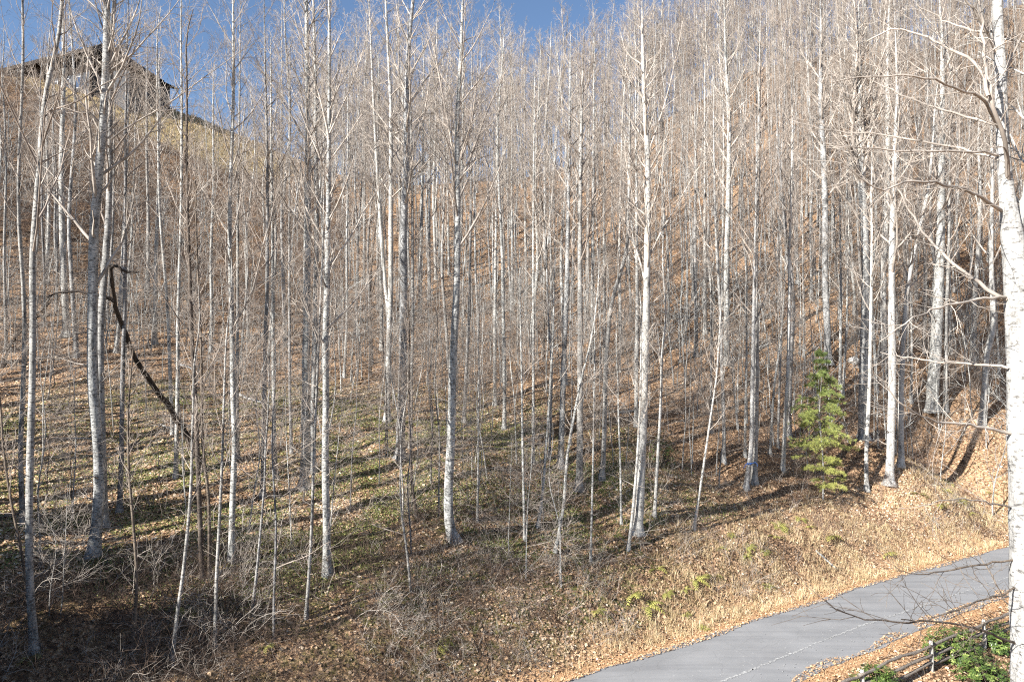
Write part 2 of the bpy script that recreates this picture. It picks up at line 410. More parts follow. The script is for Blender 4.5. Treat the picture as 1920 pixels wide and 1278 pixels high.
NV = 90000; sc = rng.uniform(60, 190, NV); side = rng.random(NV) < .4
off = np.where(side, np.abs(rng.normal(0, .75, NV)) - .18, -RW - np.abs(rng.normal(0, 1.3, NV)) + .45 + (vnoise(sc, sc * 0, .9, 18) - .5) * .9)
off = off + (vnoise(sc, sc * 0, .5, 8) - .5) * .5
q3 = road_pt(sc, off)
k = (q3[:, 1] > 10) & (q3[:, 1] < 60)
x, y = q3[k, 0], q3[k, 1]
p, _ = perp(x, y); zz = np.where((p < 0) & (p > -RW), .035, hgt(x, y))
tag(leaves('verge_leaf_litter', x, y, np.clip(rng.gamma(6, .012, len(x)), .03, .13), OLEAF, rng.normal(.55, .2, len(x)), .5, .012, .6, zz), kind='stuff')
x, y = scatter(800000, 22, 54, .8, 1.); gm = green_mask(x, y) * (perp(x, y)[0] > 5); k = rng.random(len(x)) < gm * sstep(.34, .6, vnoise(x, y, .7, 14)); x, y = x[k], y[k]
tag(leaves('ground_cover', x, y, rng.uniform(.035, .085, len(x)), GLEAF, rng.normal(.5, .25, len(x)), .9, .03), kind='stuff')

# blades: tufts of dry grass
def blades(name, X, Y, h, w, mat, tone, spread=.35, per=14, droop=.5):
    n = len(X) * per
    x = np.repeat(X, per) + rng.normal(0, .09, n); y = np.repeat(Y, per) + rng.normal(0, .09, n); z = hgt(x, y) - .02
    hh = np.repeat(h, per) * rng.uniform(.5, 1.1, n); az = rng.uniform(0, 6.28, n); out = rng.uniform(.1, 1, n) * spread
    d = np.stack([np.cos(az), np.sin(az)], -1); s = np.stack([-np.sin(az), np.cos(az), np.zeros(n)], -1) * w
    base = np.stack([x, y, z], -1); V = []
    for t, ww in ((0, 1), (.55, .8), (1, .15)):
        o = (out * t + droop * out * t * t)[:, None] * hh[:, None] * d
        c = base + np.concatenate([o, (hh * (t - .35 * out * t * t))[:, None]], 1)
        V += [c - s * ww, c + s * ww]
    V = np.stack(V, 1).reshape(-1, 3); i = np.arange(n)[:, None] * 6
    Q = np.concatenate([i + [0, 1, 3, 2], i + [2, 3, 5, 4]])
    return mk(name, V, Q, mat, False, {'tone': np.repeat(np.clip(np.repeat(tone, per) + rng.normal(0, .15, n), 0, 1), 6)})
sc = rng.uniform(75, 180, 10500); off = np.abs(rng.normal(1.8, 2.4, 10500)) + .3
q3 = road_pt(sc, off); x, y = q3[:, 0], q3[:, 1]
k = rng.random(len(x)) < sstep(-2, 9, x) * sstep(.2, .6, vnoise(x, y, .5, 17)) + .05
x, y = x[k], y[k]
tag(blades('dry_grass', x, y, rng.uniform(.15, .45, len(x)), .0045, DGRASS, rng.normal(.6, .15, len(x)), .7), kind='stuff')
x = rng.uniform(-80, -18, 6000); y = rng.uniform(88, 112, 6000); k = meadow_mask(x, y) > .4; x, y = x[k], y[k]
tag(blades('meadow_grass', x, y, rng.uniform(.25, .5, len(x)), .03, DGRASS, rng.normal(.4, .12, len(x)), .6, 8), kind='stuff')

# ------------------------------------------------------------------ undergrowth twigs
def bushes(name, X, Y, h, mat, k1, k2, rad, m=5, lean=.35, arch=-.02, wob=.16, extra=True, s=3):
    n = len(X); Z = hgt(X, Y)
    i = np.repeat(np.arange(n), k1); N = n * k1
    P = np.zeros((N, m, 3)); P[:, 0] = np.stack([X[i] + rng.normal(0, .12, N), Y[i] + rng.normal(0, .12, N), Z[i] - .05], -1)
    d = nrm(np.stack([rng.normal(0, lean, N), rng.normal(0, lean, N), np.ones(N)], -1)); L = h[i] * rng.uniform(.5, 1.1, N)
    for j in range(1, m):
        P[:, j] = P[:, j - 1] + d * (L / (m - 1))[:, None]; d = d + rng.normal(0, wob, d.shape); d[:, 2] += arch; d = nrm(d)
    R = np.maximum(rad * rng.uniform(.6, 1.3, N)[:, None] * np.linspace(1, .4, m)[None], .003)
    parts = [tubes(P, R, s)]
    if k2:
        ln = plen(P); P2, R2 = grow(rng, P, R, k2, .25, .95, .5, 1.1, lambda t, i: ln[i] * .38, 4, .05, .18, .6, .003, .5)
        parts.append(tubes(P2, R2, 3))
        if extra:
            l2 = plen(P2); P3, R3 = grow(rng, P2, R2, 3, .3, .95, .5, 1.0, lambda t, i: l2[i] * .45, 3, .05, .15, .7, .0028, .6)
            parts.append(tubes(P3, R3, 3))
    V, Q = cat_(parts)
    return tag(mk(name, V, Q, mat), kind='stuff')
def density(n, y0, y1, fn, wide=.84, pw=1.):
    x, y = scatter(n, y0, y1, wide, pw); p, _ = perp(x, y); k = (rng.random(n) < fn(x, y, p)) & (np.maximum(p, -p - RW) > 1.2); return x[k], y[k]
x, y = density(420, 17, 52, lambda x, y, p: np.where(p > 0, .25 + .75 * sstep(.45, .7, vnoise(x, y, .22, 41)), 0) * (1 - .7 * (green_mask(x, y) > .3)))
bushes('undergrowth_twigs', x, y, rng.uniform(.8, 2.4, len(x)), TWIG_RED, 4, 6, .007)
x, y = density(2000, 58, 112, lambda x, y, p: (.08 + .6 * sstep(.42, .65, vnoise(x, y, .12, 42)) - .1 * sstep(-15, -35, x)) * (meadow_mask(x, y) < .4), .8, .9)
bushes('upper_slope_brushwood', x, y, rng.uniform(1.4, 4.0, len(x)), TWIG_RED, 4, 4, .012, extra=True)
x = rng.uniform(-80, -16, 5200); y = rng.uniform(52, 96, 5200); k = (x > -.8 * y) & (x < -.24 * y) & (meadow_mask(x, y) < .3) & (rng.random(5200) < sstep(56, 78, y)); x, y = x[k], y[k]
bushes('hillside_brambles', x, y, rng.uniform(1.0, 3.0, len(x)), TWIG_BRAMBLE, 5, 5, .016, 5, .5, -.05, .2, extra=True)
x, y = density(300, 24, 70, lambda x, y, p: (p > 6) * (.25 + .75 * sstep(.4, .65, vnoise(x, y, .16, 61))) * (1 - .8 * ((x < -.25 * y) & (y < 40))), .78, .9)
bushes('pale_thicket_twigs', x, y, rng.uniform(1.8, 5.5, len(x)), TWIG_GREY, 3, 11, .012, 8, .22, -.01, .1)
x, y = density(560, 15, 40, lambda x, y, p: sstep(2, 4, p) * sstep(14, 10, p) * sstep(9, 4, x) * (.3 + .7 * sstep(.4, .6, vnoise(x, y, .3, 71))), .84)
bushes('arching_shrub_stems', x, y, rng.uniform(1.2, 3.2, len(x)), TWIG_GREY, 3, 7, .013, 9, .55, -.10, .2)
x, y = density(1700, 46, 112, lambda x, y, p: (meadow_mask(x, y) < .2) * (.45 + .55 * sstep(.35, .6, vnoise(x, y, .1, 81))) * (1 - .6 * ((x < -.3 * y) & (y > 85))), .8, .9)
bushes('distant_saplings', x, y, rng.uniform(4, 11, len(x)) * np.where(x < -.3 * y, .65, 1), BARK_PALE, 1, 7, .05, 9, .04, .01, .045, True, 5)
x, y = density(2200, 56, 112, lambda x, y, p: (meadow_mask(x, y) < .3) * (.4 + .6 * sstep(.4, .6, vnoise(x, y, .14, 83))), .8, .95)
bushes('dark_hillside_brush', x, y, rng.uniform(.8, 2.4, len(x)), TWIG_BRAMBLE, 5, 5, .014, 5, .5, -.04, .2, True)
# brambles on the road bank
x, y = density(17000, 15, 46, lambda x, y, p: sstep(0, 1.2, p) * sstep(9.5, 6.5, p) * (.12 + .45 * sstep(.35, .6, vnoise(x, y, .35, 43)) + .75 * sstep(5, -4, x)) * (1 - .6 * sstep(3, 9, x)), .84)
bushes('bank_brambles', x, y, rng.uniform(.5, 1.3, len(x)) * (1 + .6 * (x < 0)), TWIG_BRAMBLE, 3, 4, .006, 6, .8, -.2, .16, False)
x, y = density(5200, 15, 46, lambda x, y, p: sstep(0, 1.5, p) * sstep(11, 7, p) * sstep(.45, .65, vnoise(x, y, .3, 44)) * (1 - .6 * sstep(3, 9, x)), .84)
bushes('pale_dead_weeds', x, y, rng.uniform(.6, 1.6, len(x)), TWIG_GREY, 4, 5, .0075, 7, .6, -.1, .22, False)

# ------------------------------------------------------------------ trees
def crown_parts(g, P, R, Ht, start, n1, spread=.20, lv4=False, rmin=.006, lowdead=6, a=(.45, .85), up=.10):
    par = []
    L1, R1 = grow(g, P, R, n1, start, .97, a[0], a[1], lambda t, i: Ht * (spread * (1.15 - t) / (1.15 - start) + .035), 8, up, .09, .42, .014, .18)
    par.append(tubes(L1, R1, 5))
    # upright co-leaders
    if lowdead:
        D, RD = grow(g, P, R, lowdead, max(.12, start - .35), start, .9, 1.5, lambda t, i: t * 0 + Ht * .055, 5, .02, .16, .16, .009, .3)
        par.append(tubes(D, RD, 4)); dl = plen(D)
        D2, RD2 = grow(g, D, RD, 4, .3, .95, .5, 1.0, lambda t, i: dl[i] * .4, 4, .03, .2, .6, rmin)
        par.append(tubes(D2, RD2, 3))
    l1 = plen(L1)
    L2, R2 = grow(g, L1, R1, 9, .18, .96, .4, .85, lambda t, i: l1[i] * .36 * (1.25 - t), 5, .07, .13, .5, rmin * 1.2, .3)
    par.append(tubes(L2, R2, 3)); l2 = plen(L2)
    L3, R3 = grow(g, L2, R2, 5, .15, .97, .4, .9, lambda t, i: l2[i] * .42, 4, .06, .15, .6, rmin, .5)
    par.append(tubes(L3, R3, 3))
    if lv4:
        l3 = plen(L3); L4, R4 = grow(g, L3, R3, 3, .2, .97, .4, .9, lambda t, i: l3[i] * .5, 3, .05, .15, .7, rmin * .85, .6)
        par.append(tubes(L4, R4, 3))
    # twigs straight off the top of the stem
    T2, RT = grow(g, P, R, 26, start + .1, .99, .4, .9, lambda t, i: t * 0 + Ht * .045, 4, .06, .12, .4, rmin)
    par.append(tubes(T2, RT, 3))
    return cat_(par)
def rad_profile(h, Ht, r0):
    t = np.clip(h / Ht, 0, 1)
    return r0 * np.maximum((1 - t), .0) ** .55 * (1 + .75 * np.exp(-h / .3)) + .006
def resample(P, n):
    d = np.concatenate([[0], np.cumsum(np.linalg.norm(np.diff(P, axis=0), axis=1))]); t = np.linspace(0, d[-1], n)
    return np.stack([np.interp(t, d, P[:, k]) for k in range(3)], -1)
BARKS = {'pale': (BARK_PALE, TWIG_GREY), 'grey': (BARK_GREY, TWIG_TAN), 'white': (BARK_WHITE, TWIG_GREY), 'dark': (BARK_DARK, BARK_DARK), 'brown': (BARK_BROWN, TWIG_TAN)}
ALL = []      # (root, base point, size class, hand-written label?)
def trunk_mesh(P, R, sides=9, g=rng):
    V, Q = tubes(P[None], R[None], sides)
    n = len(P); V = V.reshape(n, sides, 3)
    hz = np.clip(P[:, 2] - P[0, 2], 0, 99)[:, None]; bump = 1 + (.05 + .16 * np.exp(-hz / .4)) * np.sin(np.arange(sides) * 2.1 + g.uniform(0, 6))[None, :] + g.normal(0, .025, (n, sides))
    V = P[:, None] + (V - P[:, None]) * bump[..., None]
    return V.reshape(-1, 3), Q
def pixel_tree(pts, w, kind='grey', name='bare_tree', label=None, ht=None, start=.5, n1=16, spread=.17, limbs=(), cat='tree', group=None, wtop=None, lowdead=5, up=.10, a=(.45, .85), above=True):
    """pts: trunk centre line in photo pixels from the foot upward; w: trunk width in pixels near the foot"""
    g = np.random.default_rng(int(pts[0][0] * 7 + pts[0][1] * 13))
    b = hit(*pts[0]); Y = b[1]; r0 = w * Y / F / 2 * .93
    if ht is None: ht = np.clip(19 + r0 * 38, 17, 33) * g.uniform(.92, 1.08)
    P = [b + np.array([0, 0, -.15])]
    for (px, py) in pts[1:]:
        q = at(px, py, Y); P.append(q)
    P = np.array(P)
    if above:
        top = P[-1]; dirn = nrm(P[-1] - P[max(0, len(P) - 3)]); dirn = nrm(dirn + [0, 0, 1.2]); rest = ht - (top[2] - b[2])
        if rest > 1:
            k = 5; steps = [top + dirn * rest * (j / k) + np.array([g.normal(0, .012), g.normal(0, .03), 0]) * rest * j / k for j in range(1, k + 1)]
            P = np.vstack([P, steps])
        else: ht = top[2] - b[2] + .5
    else: ht = P[-1][2] - b[2] + .3
    n = int(max(24, ht * 1.3)); pw = resample(P, n); pw = np.vstack([pw[0] + (pw[1] - pw[0]) * f for f in (0, .14, .3, .5, .75)] + [pw[1:]])
    # smooth, keep the foot; small natural wander towards and away from the camera
    for _ in range(1): pw[1:-1] = (pw[:-2] + 2 * pw[1:-1] + pw[2:]) / 4
    hh = pw[:, 2] - b[2]; pw[:, 1] += (vnoise(hh, hh * 0 + g.uniform(0, 90), .15, 3) - .5) * .5 * np.clip(hh / 5, 0, 1)
    d = np.concatenate([[0], np.cumsum(np.linalg.norm(np.diff(pw, axis=0), axis=1))]); tot = d[-1]
    R = rad_profile(np.maximum(d - .15, 0), tot + .05, r0)
    if wtop:                                   # width in pixels where the stem leaves the picture
        f = np.interp(hh, [0, 4, 20], [1, 1, wtop]); R = R * f
    root = empty(name, b)
    loc = pw - b
    V, Q = trunk_mesh(loc, R, 9 if w < 22 else 14, g)
    bm, tm = BARKS[kind]
    mk('trunk', V, Q, bm, parent=root)
    if pts[0][0] < 345: n1 = int(n1 * .65)
    parts = [crown_parts(g, loc[None], R[None], ht, start, n1, spread, rmin=.004 if Y < 45 else .006, lowdead=lowdead + 3, lv4=w > 8 and pts[0][0] > 360, up=up, a=a)]
    for (lp, lw) in limbs:                     # limbs read off the photo
        LP = []; 
        for j, pt in enumerate(lp):
            dy = pt[2] if len(pt) > 2 else 0
            LP.append(at(pt[0], pt[1], Y + dy) - b)
        LP = resample(np.array(LP), 12); LP[1:-1] = (LP[:-2] + 2 * LP[1:-1] + LP[2:]) / 4
        LP[1:] += np.cumsum(g.normal(0, .02, (11, 3)), axis=0) * min(1, r0 * 3)
        LR = np.linspace(1, .22, 12) * lw * Y / F / 2
        parts.append(tubes(LP[None], LR[None], 6)); ll = plen(LP[None])[0]
        a2, r2 = grow(g, LP[None], LR[None], int(6 + ll * 2.2), .12, .98, .45, .95, lambda t, i: (t * 0 + .55 + .16 * ll) * (1.2 - t * .6), 6, .05, .13, .5, .006, .3)
        parts.append(tubes(a2, r2, 4)); l2 = plen(a2)
        a3, r3 = grow(g, a2, r2, 6, .15, .96, .4, .9, lambda t, i: l2[i] * .4, 4, .04, .16, .55, .0045, .4)
        parts.append(tubes(a3, r3, 3)); l3 = plen(a3)
        a4, r4 = grow(g, a3, r3, 3, .2, .96, .4, .9, lambda t, i: l3[i] * .45, 3, .04, .16, .7, .0035, .5)
        parts.append(tubes(a4, r4, 3))
    V, Q = cat_(parts); mk('crown', V, Q, tm, parent=root)
    tag(root, label, cat, group or 'bare trees on the wooded slope')
    ALL.append([root, b, w * 1.0, label is not None])
    return root, b, loc, R

K = dict
HERO = [
 # pts, width, kind, extras
 ([(173,1045),(178,1000),(186,930),(187,852),(181,780),(178,726),(177,640),(177,426),(183,360),(190,283),(197,183),(200,133),(202,0)], 21, 'pale', K(label='stout pale trunk with mottled dark foot, front one of the close twin trunks', wtop=1.25, start=.42, n1=18,
    limbs=[([(207,262),(233,240),(300,203),(383,143),(433,107),(477,82)],4),([(200,140),(222,90),(255,30),(270,-30)],6),([(202,135),(240,110),(290,55),(330,10),(350,-20)],4.5),([(200,160),(180,140),(160,95),(140,45),(125,-20)],4.5),([(190,163),(165,100),(150,60),(130,20)],3.5),([(205,120),(215,60),(218,-20)],6)])),
 ([(196,985),(194,860),(193,760),(192,693),(193,593),(200,426),(203,267),(207,187),(214,90),(222,0)], 15, 'grey', K(label='slimmer grey trunk just behind the stout mottled one, back half of the twins', wtop=1.2, start=.5)),
 ([(43,985),(43,969),(38,852),(37,693),(40,526),(38,426),(43,267),(47,183),(50,100),(47,0)], 9, 'grey', {}),
 ([(67,1225),(58,1120),(57,1085),(57,985),(60,852),(65,693),(67,593),(67,460),(72,426),(80,333),(87,233),(85,187),(107,117),(117,60),(120,0)], 14, 'grey', K(label='slender grey tree low on the bank with a thin crooked foot among brambles', limbs=[([(87,211),(150,190),(190,160),(257,133),(300,110)],3.5)])),
 ([(125,630),(122,570),(120,526),(117,426),(120,233),(123,133),(117,0)], 13, 'pale', {}),
 ([(224,962),(227,852),(228,726),(233,593),(233,426),(233,273),(236,150),(240,0)], 9, 'grey', {}),
 ([(330,895),(330,852),(333,726),(333,593),(337,426),(340,167),(338,33)], 8, 'pale', {}),
 ([(435,1055),(433,952),(438,843),(433,726),(433,593),(433,426),(440,200),(438,0)], 12, 'pale', K(label='straight pale trunk with its foot at the brambly edge, among thin dark stems', start=.45)),
 ([(446,860),(444,700),(445,560),(446,426),(450,200),(452,0)], 7, 'grey', {}),
 ([(493,932),(493,852),(498,726),(503,560),(500,426),(500,233),(497,0)], 9, 'grey', {}),
 ([(518,898),(515,852),(513,659),(513,426),(510,233),(508,67)], 8, 'pale', {}),
 ([(569,915),(572,852),(575,726),(577,626),(577,426),(578,200),(575,0)], 17, 'pale', K(label='thickest stem of the tight cluster of three tall pale trunks', wtop=1.15)),
 ([(588,885),(587,852),(588,760),(592,626),(595,426),(593,200),(588,0)], 12, 'pale', K(label='middle stem between two others in the tight cluster of pale trunks', wtop=1.1)),
 ([(613,1078),(613,1039),(612,952),(610,852),(613,760),(610,659),(612,560),(613,426),(615,300),(617,167),(617,0)], 15, 'pale', K(label='pale trunk of the tight cluster whose foot is lowest, in the dark brambles', start=.4, n1=20,
    limbs=[([(617,260),(600,180),(570,90),(540,0)],3.5),([(618,250),(650,180),(680,100),(700,20)],3.5),([(616,330),(585,260),(560,200),(530,120)],3)])),
 ([(573,1159),(583,1019),(590,885),(597,740),(600,600),(605,426),(607,300)], 6, 'grey', K(ht=14, cat='tree')),
 ([(750,858),(752,800),(755,693),(755,626),(757,526),(757,426),(763,300),(763,167),(768,67),(775,0)], 17, 'pale', K(label='tall straight grey-white trunk standing clear at the edge of the mossy patch', wtop=1.2, start=.5)),
 ([(770,840),(772,700),(775,626),(773,426),(772,300),(768,150),(765,0)], 7, 'grey', {}),
 ([(750,560),(751,426),(748,200),(747,0)], 8, 'grey', {}),
 ([(853,1014),(843,990),(840,962),(840,919),(845,852),(847,793),(848,726),(850,659),(855,576),(858,493),(858,426),(858,333),(857,217),(863,133),(867,33)], 19, 'pale', K(label='pale trunk with a kinked foot bending out of the brambles and a high fork', wtop=.95, start=.55, n1=16,
    limbs=[([(858,340),(850,283),(835,200),(820,110),(800,20)],5),([(860,345),(873,317),(887,283),(905,230),(930,170),(960,110)],5),([(865,300),(885,230),(895,150),(900,60)],4),([(855,330),(830,290),(800,250),(770,200)],3.5)])),
 ([(870,793),(873,726),(880,593),(882,426),(884,250)], 7, 'grey', {}),
 ([(928,760),(928,593),(930,426),(932,250)], 7, 'pale', {}),
 ([(1000,870),(1000,852),(1000,626),(1000,426),(1002,200)], 6, 'pale', K(label='very thin straight pale stem rising alone above arching twigs at mid-slope')),
 ([(984,1012),(980,852),(978,700),(975,560)], 5, 'pale', K(ht=13)),
 ([(1052,876),(1052,852),(1055,759),(1058,659),(1063,559),(1065,426),(1068,250),(1070,60)], 12, 'pale', {}),
 ([(1085,918),(1087,852),(1088,626),(1088,426),(1090,250),(1095,50)], 13, 'grey', K(label='sturdy grey trunk beside a paler one, dark patches along its shaded side')),
 ([(1128,897),(1132,852),(1137,676),(1143,593),(1150,549),(1168,500),(1177,459),(1180,300),(1182,100)], 10, 'grey', K(label='grey trunk with an S-bend to one side halfway up its stem')),
 ([(1193,998),(1200,952),(1203,852),(1207,759),(1212,593),(1215,426),(1215,300),(1207,167),(1205,0)], 17, 'white', K(label='bright white trunk crossed near the foot by a thin leaning stem', wtop=1.15,
    limbs=[([(1214,290),(1240,220),(1262,140),(1280,40)],3.5)])),
 ([(1177,1032),(1187,952),(1195,852),(1200,760),(1202,660)], 6, 'white', K(ht=12, label='thin white leaning stem crossing in front of the bright white trunk')),
 ([(1192,800),(1195,593),(1193,426),(1192,250)], 8, 'pale', {}),
 ([(1227,968),(1233,852),(1238,759),(1240,659),(1250,593),(1243,493),(1246,380)], 6, 'white', K(ht=17)),
 ([(1358,868),(1357,793),(1352,659),(1350,559),(1343,426),(1340,300)], 7, 'white', {}),
 ([(1362,682),(1362,626),(1362,526),(1363,426),(1367,233),(1360,100),(1358,0)], 12, 'pale', K(label='long straight pale trunk rooted at mid-slope above the pale leaf bank', wtop=1.15, n1=18)),
 ([(1398,918),(1403,874),(1408,852),(1410,726),(1413,600),(1417,426),(1418,300)], 9, 'white', K(label='white stem with a blue paint mark and ribbon near its foot')),
 ([(1413,905),(1415,852),(1416,726),(1418,526),(1420,426),(1424,200),(1428,0)], 12, 'grey', K(label='grey trunk touching the white stem that carries the blue ribbon')),
 ([(1467,882),(1470,852),(1473,759),(1477,626),(1480,559),(1482,426),(1484,250)], 8, 'white', K(label='slim white trunk in front of the pine, on its near flank')),
 ([(1553,682),(1552,626),(1548,526),(1547,426),(1543,300),(1537,200),(1537,83),(1538,0)], 14, 'pale', K(label='pale trunk rising directly behind the tip of the green pine', wtop=1.2, n1=18)),
 ([(1618,822),(1618,760),(1623,626),(1623,526),(1620,426),(1617,333),(1615,233),(1613,100),(1612,0)], 18, 'pale', K(label='thick grey-white trunk that splits into several upright arms like a candelabra', wtop=1.3, start=.5, n1=18,
    limbs=[([(1617,345),(1597,283),(1600,167),(1608,100),(1600,0)],9),([(1618,340),(1633,233),(1645,167),(1657,83),(1665,-10)],8),([(1616,300),(1590,200),(1575,100),(1570,0)],5)])),
 ([(1625,918),(1623,852),(1628,726),(1632,559),(1634,426)], 8, 'white', {}),
 ([(1655,668),(1657,559),(1660,426),(1663,300),(1663,167),(1668,0)], 14, 'white', {}),
 ([(1667,907),(1670,852),(1670,759),(1670,626),(1672,426),(1678,267),(1683,180),(1680,60)], 16, 'white', K(label='smooth white trunk with one dark ring, at the top of the grassy bank', wtop=1.1)),
 ([(1687,874),(1690,852),(1688,726),(1693,626),(1700,540),(1723,426),(1740,360),(1750,250)], 11, 'white', K(label='pale trunk that leans away uphill, next to the white trunk with a dark ring')),
 ([(1748,772),(1747,743),(1752,659),(1757,559),(1763,426),(1765,250),(1766,80)], 23, 'pale', K(label='broad tan-grey trunk with a wide ribbed foot', wtop=.85, n1=20)),
 ([(1773,772),(1773,626),(1777,426),(1778,200)], 8, 'grey', {}),
 ([(1822,680),(1827,593),(1833,493),(1838,350)], 10, 'white', {}),
 ([(1840,796),(1843,759),(1847,653),(1860,626),(1862,426),(1860,250)], 12, 'white', K(label='white trunk with an elbow bend above a long dark shadow')),
 # thinner stems and more distant trunks read off the photo
 ([(12,662),(10,426),(9,250)], 6, 'grey', {}), ([(88,533),(90,426),(90,250)], 7, 'pale', {}), ([(107,509),(102,426),(100,260)], 5, 'pale', {}),
 ([(278,543),(277,426),(276,260)], 7, 'grey', {}), ([(290,645),(293,519),(295,426),(298,260)], 9, 'pale', {}), ([(325,816),(320,726),(313,626),(307,526),(303,426),(300,300)], 7, 'pale', {}),
 ([(380,1085),(377,985),(373,852),(370,760),(363,660),(360,560),(355,426),(352,300)], 9, 'brown', K(ht=20)), ([(393,1088),(392,919),(380,852),(378,626),(372,426)], 6, 'brown', K(ht=15)),
 ([(395,660),(398,560),(398,426),(400,250)], 7, 'pale', {}), ([(547,852),(543,726),(542,593),(542,426),(543,200)], 6, 'grey', {}),
 ([(323,1236),(328,1169),(340,1085),(350,975),(355,900)], 7, 'grey', K(ht=11)), ([(403,1216),(407,1085),(413,979),(418,860),(420,760)], 6, 'grey', K(ht=12)),
 ([(473,1139),(480,1085),(490,969),(495,900)], 5, 'grey', K(ht=9)), ([(248,1226),(257,1085),(253,1002),(250,930)], 6, 'brown', K(ht=9)), ([(63,1214),(50,1119),(43,1052),(17,935),(5,860)], 5, 'brown', K(ht=10)),
 ([(645,709),(652,593),(650,426),(652,250)], 6, 'pale', {}), ([(683,533),(683,426),(685,250)], 5, 'grey', {}), ([(710,580),(708,426),(706,250)], 6, 'grey', {}),
 ([(787,595),(790,426),(793,250)], 8, 'pale', {}), ([(805,562),(805,426),(806,250)], 7, 'pale', {}), ([(842,515),(840,426),(838,260)], 5, 'pale', {}),
 ([(962,600),(960,426),(960,250)], 6, 'pale', {}), ([(988,580),(985,426),(984,250)], 6, 'grey', {}), ([(1015,530),(1013,426),(1012,250)], 6, 'pale', {}),
 ([(1030,860),(1035,693),(1028,603),(1025,500)], 5, 'pale', K(ht=15)), ([(1102,600),(1102,426),(1104,250)], 7, 'grey', {}), ([(1112,682),(1110,643),(1112,426),(1114,200)], 8, 'pale', {}), ([(1133,680),(1133,426),(1133,250)], 7, 'grey', {}),
 ([(1040,1036),(1057,952),(1063,852),(1080,759),(1090,709),(1105,653),(1115,600)], 6, 'pale', K(ht=13, label='thin pale stem leaning steeply across the mid-slope trunks')),
 ([(1107,1052),(1112,852),(1115,659)], 4, 'pale', K(ht=12)), ([(1007,987),(1017,935),(1023,852),(1030,760)], 6, 'pale', K(ht=13)), ([(895,979),(897,852),(898,740)], 4, 'grey', K(ht=11)),
 ([(783,972),(773,919),(770,852),(768,780)], 6, 'brown', K(ht=10)), ([(1165,984),(1163,869),(1160,760)], 4, 'pale', K(ht=11)),
 ([(1305,668),(1305,526),(1303,426),(1302,250)], 8, 'grey', {}), ([(1322,625),(1322,426),(1322,200)], 8, 'white', {}), ([(1397,856),(1398,586),(1400,480)], 5, 'pale', K(ht=15)),
 ([(1443,852),(1450,726),(1463,643),(1470,560)], 5, 'pale', K(ht=14)), ([(1575,730),(1575,593),(1577,426)], 6, 'pale', K(ht=17)), ([(1580,741),(1588,626),(1592,426)], 5, 'pale', K(ht=16)),
 ([(1527,515),(1520,426),(1518,250)], 6, 'pale', {}), ([(1732,662),(1733,459),(1735,300)], 6, 'grey', {}), ([(1708,755),(1708,673),(1706,560)], 5, 'pale', K(ht=12)), ([(1300,992),(1315,900),(1330,800),(1345,700)], 5, 'white', K(ht=12)),
]
for pts, w, kind, ex in HERO:
    r = pixel_tree(pts, w, kind, **ex)
    if ex.get('label', '').startswith('white stem with a blue'):
        root, b, loc, R = r; zz = at(1403, 874, b[1])[2] - b[2]; i = np.abs(loc[:, 2] - zz).argmin(); hs = []
        c0 = loc[i]; th = np.linspace(0, 2 * math.pi, 17)[:-1]; rr = R[i] * 1.12
        P = np.array([c0 + [0, 0, k] for k in (-.07, -.06, .05, .06)]); V, Q = tubes(P[None], np.array([[rr * .9, rr, rr, rr * .9]]), 16)
        t_ = np.array([[c0 + [-rr * .5, -rr, .05], c0 + [-rr * 1.9, -rr * 1.3, -.02], c0 + [-rr * 2.3, -rr * 1.5, -.18], c0 + [-rr * 2.9, -rr * 1.2, -.22]],
                       [c0 + [rr * .5, -rr, .03], c0 + [rr * 1.9, -rr * 1.3, .10], c0 + [rr * 2.6, -rr * 1.3, .0], c0 + [rr * 2.9, -rr * 1.2, -.12]]])
        mk('ribbon', *cat_([(V, Q), tubes(t_, np.full((2, 4), .022), 4)]), BLUE, parent=root)

# the black leaning snag with its crooked arm
b = hit(385, 885); Y = b[1]
def px_line(pts, w0, w1, n=20, Yb=None, seed=1, wob=.03, origin=None, s=8):
    g = np.random.default_rng(seed); Yb = Yb or Y
    P = np.array([at(p[0], p[1], Yb + (p[2] if len(p) > 2 else 0)) for p in pts]) - (b if origin is None else origin)
    P = resample(P, n); P[1:-1] = (P[:-2] + 2 * P[1:-1] + P[2:]) / 4; P[1:-1] += g.normal(0, wob, (n - 2, 3))
    R = np.linspace(w0, w1, n) * Yb / F / 2
    return P[None], R[None], s
def build_lines(name, lines, mat, parent, seed=0, twigs=True, dens=2.2, tl=.5):
    g = np.random.default_rng(seed); parts = []
    for P, R, s in lines:
        parts.append(tubes(P, R, s))
        if twigs:
            ll = plen(P)[0]; a2, r2 = grow(g, P, R, int(3 + ll * dens), .15, .98, .5, 1.1, lambda t, i: t * 0 + tl + .1 * ll, 5, .03, .16, .4, .005, .4)
            parts.append(tubes(a2, r2, 4)); l2 = plen(a2)
            a3, r3 = grow(g, a2, r2, 4, .2, .96, .4, 1., lambda t, i: l2[i] * .4, 4, .02, .16, .6, .004, .5); parts.append(tubes(a3, r3, 3))
    V, Q = cat_(parts); return mk(name, V, Q, mat, parent=parent)
root = empty('dead_snag', b); tag(root, 'black dead tree leaning across the slope with a crooked arm near its broken top', 'dead tree')
mainl = [(388, 890, 0), (360, 833, -.4), (337, 793, -1), (310, 753, -1.8), (277, 709, -2.8), (253, 673, -3.6), (233, 619, -4.6), (219, 585, -5.2), (213, 559, -5.6), (209, 525, -6), (207, 499, -6.2)]
build_lines('trunk', [px_line(mainl, 12, 5.5, 34, wob=.02)], BARK_DARK, root, twigs=False)
